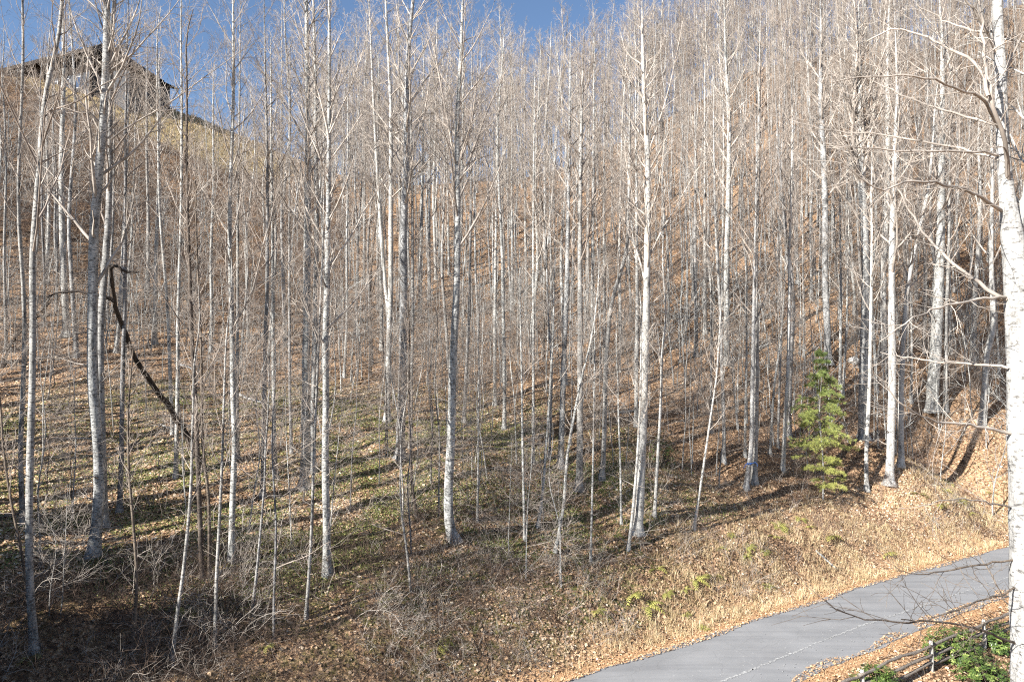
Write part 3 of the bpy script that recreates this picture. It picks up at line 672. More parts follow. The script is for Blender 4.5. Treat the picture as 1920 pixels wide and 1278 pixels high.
build_lines('branch', [px_line([(214, 565, -5.6), (198, 556, -5.8), (180, 553, -6), (150, 546, -6.1), (107, 549, -6.2), (90, 556, -6.2)], 6, 2, 16)], BARK_DARK, root, 3, True, 1.2, .3)
build_lines('branch', [px_line([(207, 503, -6.2), (214, 497, -6.2), (222, 500, -6.2), (233, 509, -6.1), (248, 513, -6), (260, 510, -6)], 5, 1.8, 12)], BARK_DARK, root, 4, True, 2.2, .3)
ALL.append([root, b, 12, True])
b = hit(5, 690); Y = b[1]
root = empty('dead_snag', b); tag(root, 'dark broken limb leaning among trunks beside the black snag\'s outer arm', 'dead tree')
build_lines('trunk', [px_line([(5, 692), (20, 643), (43, 619), (67, 593), (90, 573), (98, 560)], 6, 2.5, 18, wob=.08)], BARK_DARK, root, 5, True, 1.5, .5)

# the big near tree at the side of the frame: built at its own distance, twelve metres away
Y = 12.0
bx = at(1925, 1278, Y); zb = float(hgt(np.array([bx[0] + .05]), np.array([Y]))[0]); b = np.array([bx[0] + .06, Y, zb])
root = empty('bare_tree', b); tag(root, 'big white mossy trunk close to the camera with long bare limbs over the road', 'tree', 'bare trees on the wooded slope')
g = np.random.default_rng(5)
pts = [(1921, 1278), (1917, 1100), (1912, 900), (1906, 700), (1898, 520), (1888, 426), (1880, 367), (1874, 290), (1872, 233), (1868, 100), (1862, 0), (1855, -150)]
P = np.vstack([[b - [0, 0, .2]], [at(p[0] + (9 if p[1] > 400 else 7), p[1], Y) for p in pts]]); P = resample(P, 60) - b
for _ in range(2): P[1:-1] = (P[:-2] + 2 * P[1:-1] + P[2:]) / 4
zz = P[:, 2] + b[2]; ys = np.array([to_px(b[0], Y, z)[1] for z in zz])
wd = np.interp(-ys, -np.array([2000, 1278, 1000, 600, 430, 370, 233, 100, 0, -150][::1]), [64, 56, 52, 44, 36, 25, 20, 18, 16, 12])
V, Q = trunk_mesh(P, wd * Y / F / 2, 22, g); mk('trunk', V, Q, BARK_WHITE, parent=root)
fork = [(1900, 500), (1915, 400), (1935, 300), (1950, 150), (1960, 0)]
lines = [px_line(fork, 17, 8, 16, Y, 3, .01, b, 12)]
build_lines('limb', lines, BARK_WHITE, root, 3, True, 2.5, .6)
NL = [([(1892,352,0),(1890,300,-.3),(1877,233,-.6),(1862,200,-.7),(1853,180,-.8),(1851,140,-.6),(1843,60,-.3),(1835,0,-.2)],9,4),
 ([(1853,180,-.8),(1843,133,-.8),(1813,107,-.5),(1757,80,-.2),(1723,63,0),(1670,52,.3),(1640,70,.5),(1618,82,.6)],7,2.2),
 ([(1872,240,0),(1850,187,-.4),(1797,167,-.8),(1747,147,-1),(1680,143,-1.1),(1613,145,-1.2),(1560,155,-1.2)],6,1.8),
 ([(1874,300,0),(1850,290,.2),(1780,273,.6),(1680,257,1),(1597,248,1.4),(1527,240,1.8),(1480,225,2)],5.5,1.6),
 ([(1878,395,0),(1873,390,-.1),(1813,357,-.6),(1747,340,-1),(1693,340,-1.3),(1667,353,-1.4),(1650,367,-1.5),(1610,330,-1.6),(1570,295,-1.7)],7,1.8),
 ([(1888,562,0),(1877,559,0),(1830,529,.3),(1780,489,.6),(1723,426,1.2),(1680,350,1.5)],8,3),
 ([(1885,557,0),(1813,563,-.4),(1747,579,-.8),(1690,609,-1.2),(1650,640,-1.3)],6,1.6),
 ([(1890,690,0),(1883,686,0),(1780,679,.5),(1710,672,1),(1650,660,1.3)],5,1.4),
 ([(1893,812,0),(1883,809,0),(1813,796,-.4),(1747,789,-.8),(1700,766,-1.1),(1640,700,-1.3)],6.5,1.8),
 ([(1874,235,0),(1850,230,.3),(1747,200,.8),(1703,182,1),(1650,160,1.3),(1600,130,1.5)],5.5,1.8),
 ([(1880,292,0),(1867,287,0),(1750,284,-.5),(1630,280,-.8),(1560,270,-1)],5,1.5),
 ([(1905,1205,0),(1885,1200,-.1),(1850,1185,-.6),(1813,1172,-1),(1757,1160,-1.4),(1723,1165,-1.5),(1673,1167,-1.8),(1613,1159,-2),(1570,1145,-2.2),(1543,1122,-2.3)],5,1.6),
 ([(1905,1100,0),(1890,1108,-.1),(1827,1129,-.8),(1780,1149,-1.2),(1723,1165,-1.5),(1690,1160,-1.7)],4,1.6),
 ([(1905,1048,0),(1887,1052,0),(1800,1062,-.5),(1763,1072,-.8),(1723,1077,-1),(1680,1069,-1.2)],4,1.2),
 ([(1905,1150,0),(1880,1120,.5),(1850,1060,.8),(1830,1030,1)],3.5,1.2),
 ([(1893,950,0),(1820,935,-.5),(1760,940,-.9),(1720,950,-1.1)],3.5,1.2),
 ([(1870,100,0),(1840,40,-.2),(1800,-20,-.4)],6,3), ([(1872,180,0),(1890,120,.2),(1920,60,.3),(1950,20,.4)],6,3),
 ([(1868,60,0),(1830,60,.5),(1770,40,1),(1720,10,1.2)],5,2)]
for i, (pts, w0, w1) in enumerate(NL):
    dk = 11 <= i <= 14
    build_lines('limb', [px_line(pts, w0, w1, 18, Y, 20 + i, .012, b, 7)], TWIG_GREY if not dk else BARK_BROWN, root, 40 + i, True, 2.6 if dk else 3.4, .38)
ALL.append([root, b, 60, True])

# second pale trunk standing close beside it
b0 = at(1945, 1278, 14.0); zb = float(hgt(b0[0], 14.0)); b = np.array([b0[0], 14.0, zb])

# ------------------------------------------------------------------ prototype trees and their copies
def proto_tree(seed, kind, Ht, r0, start, n1, spread, fork=False):
    g = np.random.default_rng(seed)
    h = np.concatenate([[-.3, 0, .15, .35, .6], np.linspace(1, Ht, 28)]); n = len(h); a, c = g.uniform(-.02, .02, 2)
    P = np.stack([a * h + (vnoise(h, h * 0 + seed, .12, 1) - .5) * .9 * np.clip(h / 8, 0, 1), c * h + (vnoise(h, h * 0 + seed + 50, .12, 2) - .5) * .9 * np.clip(h / 8, 0, 1), h], -1)
    P[:, :2] -= P[1, :2]
    R = rad_profile(np.maximum(h, 0), Ht + .05, r0)
    root = empty('bare_tree', (0, 0, 0)); V, Q = trunk_mesh(P, R, 7, g)
    extra = []
    if fork:
        k = int(n * g.uniform(.3, .5)); az = g.uniform(0, 6.28); m = n - k; t = np.linspace(0, 1, m)
        P2 = P[k] + np.stack([np.cos(az) * 1.6 * t ** .7, np.sin(az) * 1.6 * t ** .7, (Ht * .92 - h[k]) * t], -1)
        R2 = R[k:] * .75; extra = [(P2, R2)]
        v2, q2 = tubes(P2[None], R2[None], 6); V, Q = cat_([(V, Q), (v2, q2)])
    mk('trunk', V, Q, BARKS[kind][0], parent=root)
    va = [((.45, .85), .10), ((.7, 1.15), .05), ((.35, .7), .07), ((.6, 1.3), .09), ((.5, 1.0), .03)][seed % 5]; parts = [crown_parts(g, P[None], R[None], Ht, start, n1 + 3, spread * (1.15 if seed % 2 else .95), True, .0058, 10, a=va[0], up=va[1])]
    for P2, R2 in extra: parts.append(crown_parts(g, P2[None], R2[None], Ht * .7, .25, 9, spread * .8, True, .0058, 0))
    V, Q = cat_(parts); mk('crown', V, Q, BARKS[kind][1], parent=root)
    return root
PROTO = []
spec = [(1, 'pale', 25, .15, .45, 17, .15, 0), (2, 'grey', 23, .12, .40, 17, .16, 0), (3, 'white', 27, .165, .5, 16, .15, 1), (4, 'grey', 20, .085, .4, 15, .15, 0), (5, 'pale', 24, .11, .5, 16, .13, 0),
        (6, 'brown', 19, .10, .35, 17, .18, 1), (7, 'pale', 28, .18, .5, 18, .15, 0), (8, 'grey', 22, .08, .45, 14, .12, 0), (9, 'white', 24, .12, .45, 16, .14, 0), (10, 'grey', 26, .14, .42, 19, .17, 1)]
LOOK = {'pale': 'pale', 'grey': 'grey', 'white': 'white-barked', 'brown': 'brownish'}
for sp in spec: PROTO.append(proto_tree(*sp))
used = set()
def copy_tree(root):
    r = root.copy(); COL.objects.link(r)
    for ch in root.children: c = ch.copy(); COL.objects.link(c); c.parent = r
    return r
spots = []
def clear(x, y, d):
    return all((x - q[1][0]) ** 2 + (y - q[1][1]) ** 2 > d * d for q in ALL) and all((x - a) ** 2 + (y - c) ** 2 > d * d for a, c in spots)
def bad(x, y):
    if meadow_mask(np.array([x]), np.array([y]))[0] > .12: return True
    if x < -.47 * y and y > 76: return True
    if x < -.30 * y and y > 98: return True
    return False
def place(x, y, i=None, sc=None):
    i = rng.integers(len(PROTO)) if i is None else i
    if i in used: r = copy_tree(PROTO[i])
    else: r = PROTO[i]; used.add(i)
    z = float(hgt(x, y)) - .05; sc = sc or rng.uniform(.82, 1.12)
    r.location = (x, y, z); r.rotation_euler = (rng.normal(0, .02), rng.normal(0, .02), rng.uniform(0, 6.28)); r.scale = (sc, sc, sc * rng.uniform(.95, 1.08))
    spots.append((x, y)); ALL.append([r, np.array([x, y, z]), spec[i][3] * 2 * sc * F / max(y, 1), False, spec[i][1], spec[i][7]])
    return r
n = 0
while n < 175:
    y = 40 + (118 - 40) * rng.random() ** .8; x = rng.uniform(-.78, .80) * y
    if bad(x, y) or not clear(x, y, 1.6) or (x < -15 and y < 48) or perp(np.array([x]), np.array([y]))[0][0] < 9: continue
    place(x, y, sc=(rng.uniform(.5, .75) if x < -.33 * y and y > 58 else None)); n += 1
# beyond the crest: crowns that fill the skyline
for _ in range(900):
    if n >= 212: break
    y = rng.uniform(106, 135); x = rng.uniform(-.30, .8) * y
    if bad(x, y) or not clear(x, y, 2.0): continue
    place(x, y); n += 1
# trees standing left of the view and behind the camera: their shadows cross the slope
OUT = []
go = np.random.default_rng(77)
for _ in range(6000):
    if len(OUT) >= 135: break
    y = 20 + 62 * go.random() ** 1.2; x = go.uniform(-1.7, -.80) * y - 1.5
    if x > -85 and all((x - a) ** 2 + (y - c) ** 2 > 3.2 for a, c in OUT): OUT.append((x, y))
def tall(seed):
    g = np.random.default_rng(seed); h = np.linspace(-.3, 25, 20)
    P = np.stack([(vnoise(h, h * 0 + seed, .12, 1) - .5) * .9, (vnoise(h, h * 0 + seed + 5, .12, 2) - .5) * .9, h], -1); R = rad_profile(np.maximum(h, 0), 25.1, g.uniform(.15, .22))
    L1, R1 = grow(g, P[None], R[None], 6, .66, .97, .45, .8, lambda t, i: 25 * (.13 * (1.2 - t) + .03), 6, .1, .1, .42, .012, .3); l1 = plen(L1)
    L2, R2 = grow(g, L1, R1, 4, .2, .96, .4, .85, lambda t, i: l1[i] * .4, 4, .07, .13, .5, .004, .5)
    return cat_([tubes(P[None], R[None], 7), tubes(L1, R1, 4), tubes(L2, R2, 3)])
def spun(VQ, x, y, a, sc, z):
    V, Q = VQ; c, s_ = math.cos(a), math.sin(a)
    return np.stack([V[:, 0] * c - V[:, 1] * s_, V[:, 0] * s_ + V[:, 1] * c, V[:, 2]], -1) * sc + np.array([x, y, z]), Q
TALL = [tall(k) for k in (61, 62, 63, 64)]
V, Q = cat_([spun(TALL[i % 4], x, y, go.uniform(0, 6), go.uniform(.85, 1.1), float(hgt(x, y))) for i, (x, y) in enumerate(OUT)])
tag(mk('neighbouring_woods', V, Q, BARK_GREY), kind='stuff')

# the rest of the wood as one mass
mp = []
for k in range(3):
    pr = PROTO[[1, 4, 7][k]]; vs = []
    g = np.random.default_rng(900 + k); Ht = 22; h = np.linspace(-.2, Ht, 14); P = np.stack([(vnoise(h, h * 0 + k, .15, 1) - .5) * .8, (vnoise(h, h * 0 + k + 9, .15, 1) - .5) * .8, h], -1)
    R = rad_profile(np.maximum(h, 0), Ht + .05, .12)
    a = [tubes(P[None], R[None], 5)]
    L1, R1 = grow(g, P[None], R[None], 16, .35, .97, .45, .8, lambda t, i: Ht * (.16 * (1.2 - t) + .03), 6, .1, .1, .42, .014, .3); a.append(tubes(L1, R1, 3)); l1 = plen(L1)
    L2, R2 = grow(g, L1, R1, 9, .2, .96, .4, .85, lambda t, i: l1[i] * .34, 4, .07, .13, .5, .008, .5); a.append(tubes(L2, R2, 3)); l2 = plen(L2)
    L3, R3 = grow(g, L2, R2, 5, .2, .96, .4, .85, lambda t, i: l2[i] * .42, 3, .07, .13, .6, .0065, .6); a.append(tubes(L3, R3, 3))
    mp.append((*cat_(a), len(a[0][1])))
parts = []; m = 0; ms = []
while m < 680:
    y = 58 + 80 * rng.random() ** .85; x = (rng.uniform(-.78, .82) if rng.random() < .45 else rng.uniform(.2, .82)) * y
    if m % 4 == 1: y = rng.uniform(92, 128); x = rng.uniform(.25, .72) * y
    if m % 4 == 0: y = rng.uniform(100, 138); x = rng.uniform(-.30, .25) * y
    if bad(x, y) or (x < -.33 * y and y > 60) or not clear(x, y, 1.1): continue
    V, Q, nq = mp[rng.integers(3)]; ms.append(np.r_[np.ones(nq, np.int32), np.zeros(len(Q) - nq, np.int32)]); a = rng.uniform(0, 6.28); sc = rng.uniform(.7, 1.1); c, s_ = math.cos(a), math.sin(a)
    Vr = np.stack([V[:, 0] * c - V[:, 1] * s_, V[:, 0] * s_ + V[:, 1] * c, V[:, 2]], -1) * sc + np.array([x, y, float(hgt(x, y))]); parts.append((Vr, Q)); m += 1; spots.append((x, y))
V, Q = cat_(parts); o = tag(mk('distant_woods', V, Q, TWIG_TAN), kind='stuff'); o.data.materials.append(BARK_PALE); o.data.polygons.foreach_set('material_index', np.concatenate(ms))

# ------------------------------------------------------------------ saplings (copied)
SAP = []
def proto_sapling(seed, Ht, r0, kind, flat):
    g = np.random.default_rng(seed); n = 16; h = np.linspace(-.1, Ht, n)
    P = np.stack([(vnoise(h, h * 0 + seed, .4, 1) - .5) * 1.1 * (h / Ht), (vnoise(h, h * 0 + seed + 7, .4, 2) - .5) * 1.1 * (h / Ht), h], -1)
    P[:, 0] += g.uniform(-.12, .12) * h
    R = r0 * (1 - np.clip(h / Ht, 0, 1) * .85) + .003
    root = empty('sapling', (0, 0, 0)); V, Q = tubes(P[None], R[None], 6); mk('trunk', V, Q, BARKS[kind][0], parent=root)
    L1, R1 = grow(g, P[None], R[None], 14, .2, .97, .9, 1.35, lambda t, i: Ht * (.12 + .22 * (1 - t)), 7, .01 if flat else .07, .12, .45, .006, .35)
    a = [tubes(L1, R1, 4)]; l1 = plen(L1)
    L2, R2 = grow(g, L1, R1, 7, .15, .97, .5, .95, lambda t, i: l1[i] * .5, 6, .02, .16, .55, .0045, .5, flat=.6 if flat else 0); a.append(tubes(L2, R2, 3)); l2 = plen(L2)
    L3, R3 = grow(g, L2, R2, 4, .2, .97, .5, .95, lambda t, i: l2[i] * .5, 4, .02, .13, .7, .0048, .6, flat=.6 if flat else 0); a.append(tubes(L3, R3, 3))
    V, Q = cat_(a); mk('crown', V, Q, TWIG_GREY if flat else TWIG_TAN, parent=root); return root
SS = [(21, 6.5, .03, 'pale', 1), (22, 5, .024, 'grey', 1), (23, 8, .036, 'pale', 0), (24, 4, .02, 'brown', 0), (25, 7, .03, 'white', 1), (26, 9, .04, 'grey', 0)]
for sp in SS: SAP.append(proto_sapling(*sp))
sused = set(); SL = []
n = 0
while n < 280:
    y = 20 + (66 - 20) * rng.random() ** .9; x = rng.uniform(-.76, .76) * y
    p, _ = perp(np.array([x]), np.array([y]))
    if p[0] < 3.2 or (p[0] < 6 and x > 4) or not clear(x, y, .45): continue
    sx, sy = to_px(x, y, float(hgt(x, y)))
    if 1440 < sx < 1600 and y < 46: continue
    if 170 < sx < 420 and y < 36 and rng.random() < .85: continue
    if x > 18 and y > 38 and y < 50 and rng.random() < .6: continue
    i = rng.integers(len(SAP)); 
    if i in sused: r = copy_tree(SAP[i])
    else: r = SAP[i]; sused.add(i)
    z = float(hgt(x, y)); sc = rng.uniform(.7, 1.2)
    r.location = (x, y, z); r.rotation_euler = (rng.normal(0, .05), rng.normal(0, .05), rng.uniform(0, 6.28)); r.scale = (sc,) * 3
    tag(r, None, 'sapling', 'thin saplings among the trunks'); SL.append([r, np.array([x, y, z]), SS[i][1] * sc, False, SS[i][3], SS[i][4]]); n += 1

# ------------------------------------------------------------------ the pine
b = hit(1543, 936); Y = b[1]; tp = at(1537, 662, Y); root = empty('pine_tree', b)
tag(root, 'young green pine with yellowish layered boughs standing at the top of the bank', 'pine')
Hp = tp[2] - b[2]; h = np.linspace(-.2, Hp, 20)
P = np.stack([(tp[0] - b[0]) * h / Hp + .08 * np.sin(h), .05 * np.sin(h * 1.3), h], -1); R = np.linspace(.065, .008, 20)
V, Q = tubes(P[None], R[None], 8); mk('trunk', V, Q, BARK_GREY, parent=root)
g = np.random.default_rng(3)
BP = []; BR = []
zs = np.cumsum(g.uniform(.26, .5, 60)) + .6; zs = zs[zs < Hp - .1]
for z in zs:
    t = z / Hp; Lb = np.interp(t, [0, .12, .3, .5, .62, .75, .9, 1], [1.0, 1.6, 1.9, 2.0, 1.75, 1.25, .85, .35])
    for k in range(g.integers(4, 8)):
        if t < .4 and g.random() < .4: continue
        az = g.uniform(0, 6.28); L = Lb * g.uniform(.35, 1.15); z = z + g.normal(0, .08); u = np.linspace(0, 1, 8)
        c = np.array([np.interp(z, h, P[:, 0]), np.interp(z, h, P[:, 1]), z])
        BP.append(c + np.stack([np.cos(az) * u * L, np.sin(az) * u * L, L * (.06 * u - .10 * u * u) * (1 + t * 2.5)], -1) + np.cumsum(g.normal(0, .015, (8, 3)), 0)); BR.append(np.linspace(.018, .005, 8))
BP = np.array(BP); BR = np.array(BR); bl = plen(BP)
B2, R2 = grow(g, BP, BR, 8, .25, .98, .6, .95, lambda t, i: bl[i] * .36 * (1.3 - t), 4, .03, .08, .6, .004, .5, flat=.8)
V, Q = cat_([tubes(BP, BR, 4), tubes(B2, R2, 3)]); mk('bough', V, Q, BARK_BROWN, parent=root)
allp = [(BP, 6), (B2, 6)]; C = []; D = []; Tn = []
for PP, k in allp:
    N = len(PP); i = np.repeat(np.arange(N), k); t = g.uniform(.12, 1, N * k); p, T, _ = interp(PP, np.ones(PP.shape[:2]), i, t); C.append(p); D.append(T)
    zz = p[:, 2] / Hp; Tn.append(np.clip(1.0 - zz * .7 + g.normal(0, .12, N * k), .05, 1))
C = np.concatenate(C); D = np.concatenate(D); Tn = np.concatenate(Tn); per = 12; n = len(C) * per
c = np.repeat(C, per, 0); d = nrm(np.repeat(D, per, 0) * .7 + g.normal(0, .55, (n, 3)) + [0, 0, .2]); L = g.uniform(.09, .19, (n, 1)); sd_ = nrm(np.cross(d, g.normal(0, 1, (n, 3)))) * .0045
V = np.stack([c - sd_, c + sd_, c + d * L + sd_ * .4, c + d * L - sd_ * .4], 1).reshape(-1, 3)
mk('needles', V, np.arange(4 * n).reshape(-1, 4), NEEDLE, False, {'tone': np.repeat(np.clip(np.repeat(Tn, per) + g.normal(0, .12, n), 0, 1), 4)}, parent=root)

# ------------------------------------------------------------------ broadleaf evergreen shrubs
def evergreen(px, py, wx, hz, n, label, name='evergreen_shrub', ls=.13, mat=RLEAF, seed=1, Yo=0, dy=None, dens=1., pos=None):
    g = np.random.default_rng(seed); b = hit(px, py) if pos is None else pos; b = np.array([b[0], b[1] + Yo, float(hgt(b[0], b[1] + Yo))]); root = empty(name, b); tag(root, label, 'shrub')
    dy = dy or wx * .9
    u = nrm(g.normal(0, 1, (n, 3))); u[:, 2] = np.abs(u[:, 2]); rr = g.uniform(.62, 1.02, (n, 1)) * (1 + .25 * (vnoise(u[:, 0] * 3 + seed, u[:, 1] * 3, 1.2, 5) - .5))[:, None]
    tipz = u * rr * np.array([wx, dy, hz])
    base = u * np.array([.15, .15, .05]); m = 6; t = np.linspace(0, 1, m)[None, :, None]
    k = max(30, n // 5)
    P = base[:k, None] * (1 - t) + tipz[:k, None] * t; P += np.sin(t * math.pi) * g.normal(0, .08, (k, 1, 3)); P[:, :, 2] -= .05 * (1 - t[..., 0])
    V, Q = tubes(P, np.linspace(.022, .006, m)[None].repeat(k, 0), 4); mk('stem', V, Q, BARK_BROWN, parent=root)
    per = 8; N = n * per; c = np.repeat(tipz, per, 0); ax = nrm(np.repeat(u, per, 0) * .6 + [0, 0, .6]); az = np.tile(np.arange(per) * 6.283 / per, n) + np.repeat(g.uniform(0, 6, n), per)
    A = nrm(np.cross(ax, np.array([1., .2, 0]))); B = np.cross(ax, A); o = A * np.cos(az)[:, None] + B * np.sin(az)[:, None]
    d = nrm(o + ax * g.uniform(-.35, .7, (N, 1))); L = ls * g.uniform(.7, 1.2, (N, 1)); s = nrm(np.cross(d, ax)) * L * .19; nn = np.cross(s, d)
    V = np.stack([c + d * .01, c + d * L * .45 + s - nn * .15, c + d * L - ax * L * .12, c + d * L * .45 - s - nn * .15], 1).reshape(-1, 3)
    tone = np.repeat(np.clip(g.normal(.52, .2, n), 0, 1), per) + g.normal(0, .1, N)
    mk('foliage', V, np.arange(4 * N).reshape(-1, 4), mat, False, {'tone': np.repeat(np.clip(tone, 0, 1), 4)}, parent=root)
    return root
evergreen(1652, 1310, .95, 1.15, 520, 'round glossy green shrub in front of the rail fence', seed=2)
evergreen(1790, 1235, 1.1, 1.2, 380, 'larger loose rhododendron growing through the rail fence', seed=3)
evergreen(1850, 1290, 1.1, 1.1, 360, 'leafy rhododendron tucked beside the big white near trunk', seed=4)
evergreen(1870, 1215, .9, 1.1, 220, 'small rhododendron between the fence and the white near trunk', seed=5)
evergreen(1243, 868, .9, 1.9, 150, 'small dark green shrub on the slope beside a slim white stem', seed=6, ls=.12)

# unseen leafy mounds added beside the camera to shade the foot of the slope
g = np.random.default_rng(9); n_ = 2600; u = nrm(g.normal(0, 1, (n_, 3))); u[:, 2] = np.abs(u[:, 2]); c = np.repeat(u * g.uniform(.5, 1, (n_, 1)) * [2.3, 2.2, 9.5], 8, 0); N = len(c)
d = nrm(g.normal(0, 1, (N, 3))); L = g.uniform(.2, .38, (N, 1)); w_ = nrm(np.cross(d, g.normal(0, 1, (N, 3)))) * L * .22
HV = np.stack([c, c + d * L * .5 + w_, c + d * L, c + d * L * .5 - w_], 1).reshape(-1, 3); HQ = np.arange(4 * N).reshape(-1, 4)
hs = [(-17.5, 11.5), (-20, 14), (-14.5, 8.5), (-11.5, 5.5), (-22.5, 17), (-9, 2.5), (-6.5, 0), (-4, -2.5), (-25, 20.5), (-13.2, 12.3), (-11.6, 10.3), (-9.8, 7.8)]
V, Q = cat_([spun((HV, HQ), x, y, i * 1.3, 1 + .06 * math.sin(i * 2.3), float(hgt(x, y)) - .2) for i, (x, y) in enumerate(hs)])
tag(mk('added_shading_foliage', V, Q, RLEAF, False, {'tone': np.full(len(V), .35)}), kind='stuff')

# ferns on the bank (copies)
def proto_fern(seed):
    g = np.random.default_rng(seed); V = []; Q = []; T = []; n = 0
    for k in range(13):
        az = g.uniform(0, 6.28); L = g.uniform(.35, .6); u = np.linspace(0, 1, 9); el = g.uniform(.5, 1.0)
        c = np.stack([np.cos(az) * u * L, np.sin(az) * u * L, L * (el * u - .85 * u * u)], -1); side = np.array([-math.sin(az), math.cos(az), 0]); tn = g.uniform(.3, .95)
        for j in range(1, 8):
            w = .11 * math.sin(math.pi * (j + .8) / 9.5)
            for sg in (-1, 1):
                a = c[j]; bb = c[j + 1]; V += [a, a + side * sg * w + (bb - a) * .6 - [0, 0, .02], a + side * sg * w * .9 + (bb - a) * .95 - [0, 0, .02], a + (bb - a) * .5]; Q.append([n, n + 1, n + 2, n + 3]); T += [tn] * 4; n += 4
    root = empty('fern', (0, 0, 0)); mk('frond', np.array(V), np.array(Q), FERN, False, {'tone': np.array(T)}, parent=root); return root
FP = [proto_fern(1), proto_fern(2), proto_fern(3)]; fu = set()
FERNS = [(1215,1140),(1250,1115),(1285,1108),(1305,1090),(1335,1085),(1350,1030),(1372,1005),(1405,1028),(1435,1035),(1455,1010),(1460,990),(1500,975),(1517,990),(1285,1155),(1320,1180),(1400,1045),(1725,930),(1757,950),(1775,905),(1800,940),(1820,965),(1770,920),(1860,930),(1232,1072),(1187,1120),(1120,1150),(820,1225),(835,1210),(60,1240),(350,1150),(500,1215),(1440,1100),(1555,1010),(1665,1040)]
FL = []
for i, (px, py) in enumerate(FERNS):
    k = i % 3; r = FP[k] if k not in fu else copy_tree(FP[k]); fu.add(k); p = hit(px, py); r.location = p + [0, 0, .03]; r.rotation_euler = (-.3, 0, rng.uniform(0, 6)); s_ = rng.uniform(.55, 1.3) * (p[1] / 30) ** .5; r.scale = (s_,) * 3
    tag(r, None, 'fern', 'ferns on the road bank'); FL.append([r, p, 1, False])

# ------------------------------------------------------------------ fallen logs, boulder
def log(p0, p1, w, mat, label, lift=.05):
    a = hit(*p0); c = hit(*p1); mid = (a + c) / 2; root = None
    n = 14; P = a[None] * (1 - np.linspace(0, 1, n)[:, None]) + c[None] * np.linspace(0, 1, n)[:, None]; P[:, 2] = np.maximum(P[:, 2], hgt(P[:, 0], P[:, 1])) + lift
    P[1:-1] += rng.normal(0, .015, (n - 2, 3)); r = w * mid[1] / F / 2; P = np.vstack([P[:1], P, P[-1:]]); R = np.concatenate([[.002], np.linspace(r, r * .7, n), [.002]])
    V, Q = tubes((P - mid)[None], R[None], 9); o = mk('fallen_log', V, Q, mat, False); o.location = mid; tag(o, label, 'log', 'fallen logs on the slope')
log((443, 739), (510, 766), 6, BARK_PALE, 'pale bare fallen log lying between the trunks uphill of the mossy patch')
log((98, 780), (168, 772), 8, BARK_BROWN, 'dark reddish-brown log lying just left of the stout twin trunks')
log((337, 686), (362, 694), 5, BARK_PALE, 'short pale log end near the top of the leaning snag')
log((302, 799), (325, 807), 5, BARK_PALE, 'short pale log beside the middle of the leaning snag')
log((-5, 978), (40, 965), 9, BARK_BROWN, 'thick tan log at the edge of view beside the slender bank trunk')
log((232, 848), (308, 795), 4, BARK_DARK, 'thin dark fallen branch lying below the leaning black snag')
log((1160, 775), (1215, 768), 5, BARK_GREY, 'grey log lying across the slope behind the bright white trunk')
log((1530, 1035), (1568, 1070), 4, BARK_PALE, 'short broken pale stick propped on the bank above the road')
b = hit(1602, 682); g = np.random.default_rng(8)
me = bpy.data.meshes.new('boulder'); import bmesh
bm = bmesh.new(); bmesh.ops.create_icosphere(bm, subdivisions=4, radius=1)
for v_ in bm.verts:
    c = np.array(v_.co); k = 1 + .35 * (vnoise(np.array([c[0] * 1.5 + 5]), np.array([c[1] * 1.5 + c[2] * 2]), 1, 3)[0] - .5) + .1 * (vnoise(np.array([c[0] * 5]), np.array([c[1] * 5 + c[2] * 6]), 1, 4)[0] - .5); v_.co = Vector(c * k * np.array([.5, .42, .36]))
for f_ in bm.faces: f_.smooth = True
bm.to_mesh(me); bm.free(); me.materials.append(STONE); o = bpy.data.objects.new('boulder', me); COL.objects.link(o); o.location = b + [0, 0, .15]; tag(o, 'pale grey boulder behind the many-armed thick trunk', 'rock')

# ------------------------------------------------------------------ rail fence by the road
pB = hit(1747, 1262)
root = empty('rail_fence', pB); tag(root, 'weathered split-rail fence with mossy rails sloping beside the road', 'fence')
def post(p, h, w, parent):
    g = np.random.default_rng(int(abs(p[0]) * 100)); P = np.array([[0, 0, -.3], [0, 0, .1], [.01, 0, h * .5], [.0, .01, h * .93], [.0, .01, h], [0, .01, h + .002]]) + p - pB
    V, Q = tubes(P[None], np.array([[w, w, w * .95, w * .9, w * .75, .002]]), 7); V = V + g.normal(0, .006, V.shape); mk('post', V, Q, POSTWOOD, False, parent=parent)
PS = [hit(px, py) for px, py in ((1500, 1372), (1618, 1322), (1747, 1262), (1846, 1216), (1930, 1178), (2005, 1145))]
for p_ in PS: post(p_, 1.12, .075, root)
for i in range(len(PS) - 1):
    for j, zh in enumerate((.28, .62, .96)):
        a = PS[i] + [0, 0, zh]; c = PS[i + 1] + [0, 0, zh]; ext = nrm(c - a) * .22; n = 12; t = np.linspace(0, 1, n)[:, None]
        P = (a - ext) * (1 - t) + (c + ext) * t; P[:, 2] += (vnoise(np.arange(n) * .5 + i * 7, np.zeros(n) + j * 5, 1, 3) - .5) * .13 + (.05 if i % 2 else -.03); P[:, 1] -= .0 + .03 * (i % 2)
        P = np.vstack([P[:1], P, P[-1:]]); R = np.concatenate([[.002], np.full(n, .055) * rng.uniform(.8, 1.2, n), [.002]])
        V, Q = tubes((P - pB)[None], R[None], 6); V = V + rng.normal(0, .006, V.shape); mk('rail', V, Q, RAILWOOD, False, parent=root)

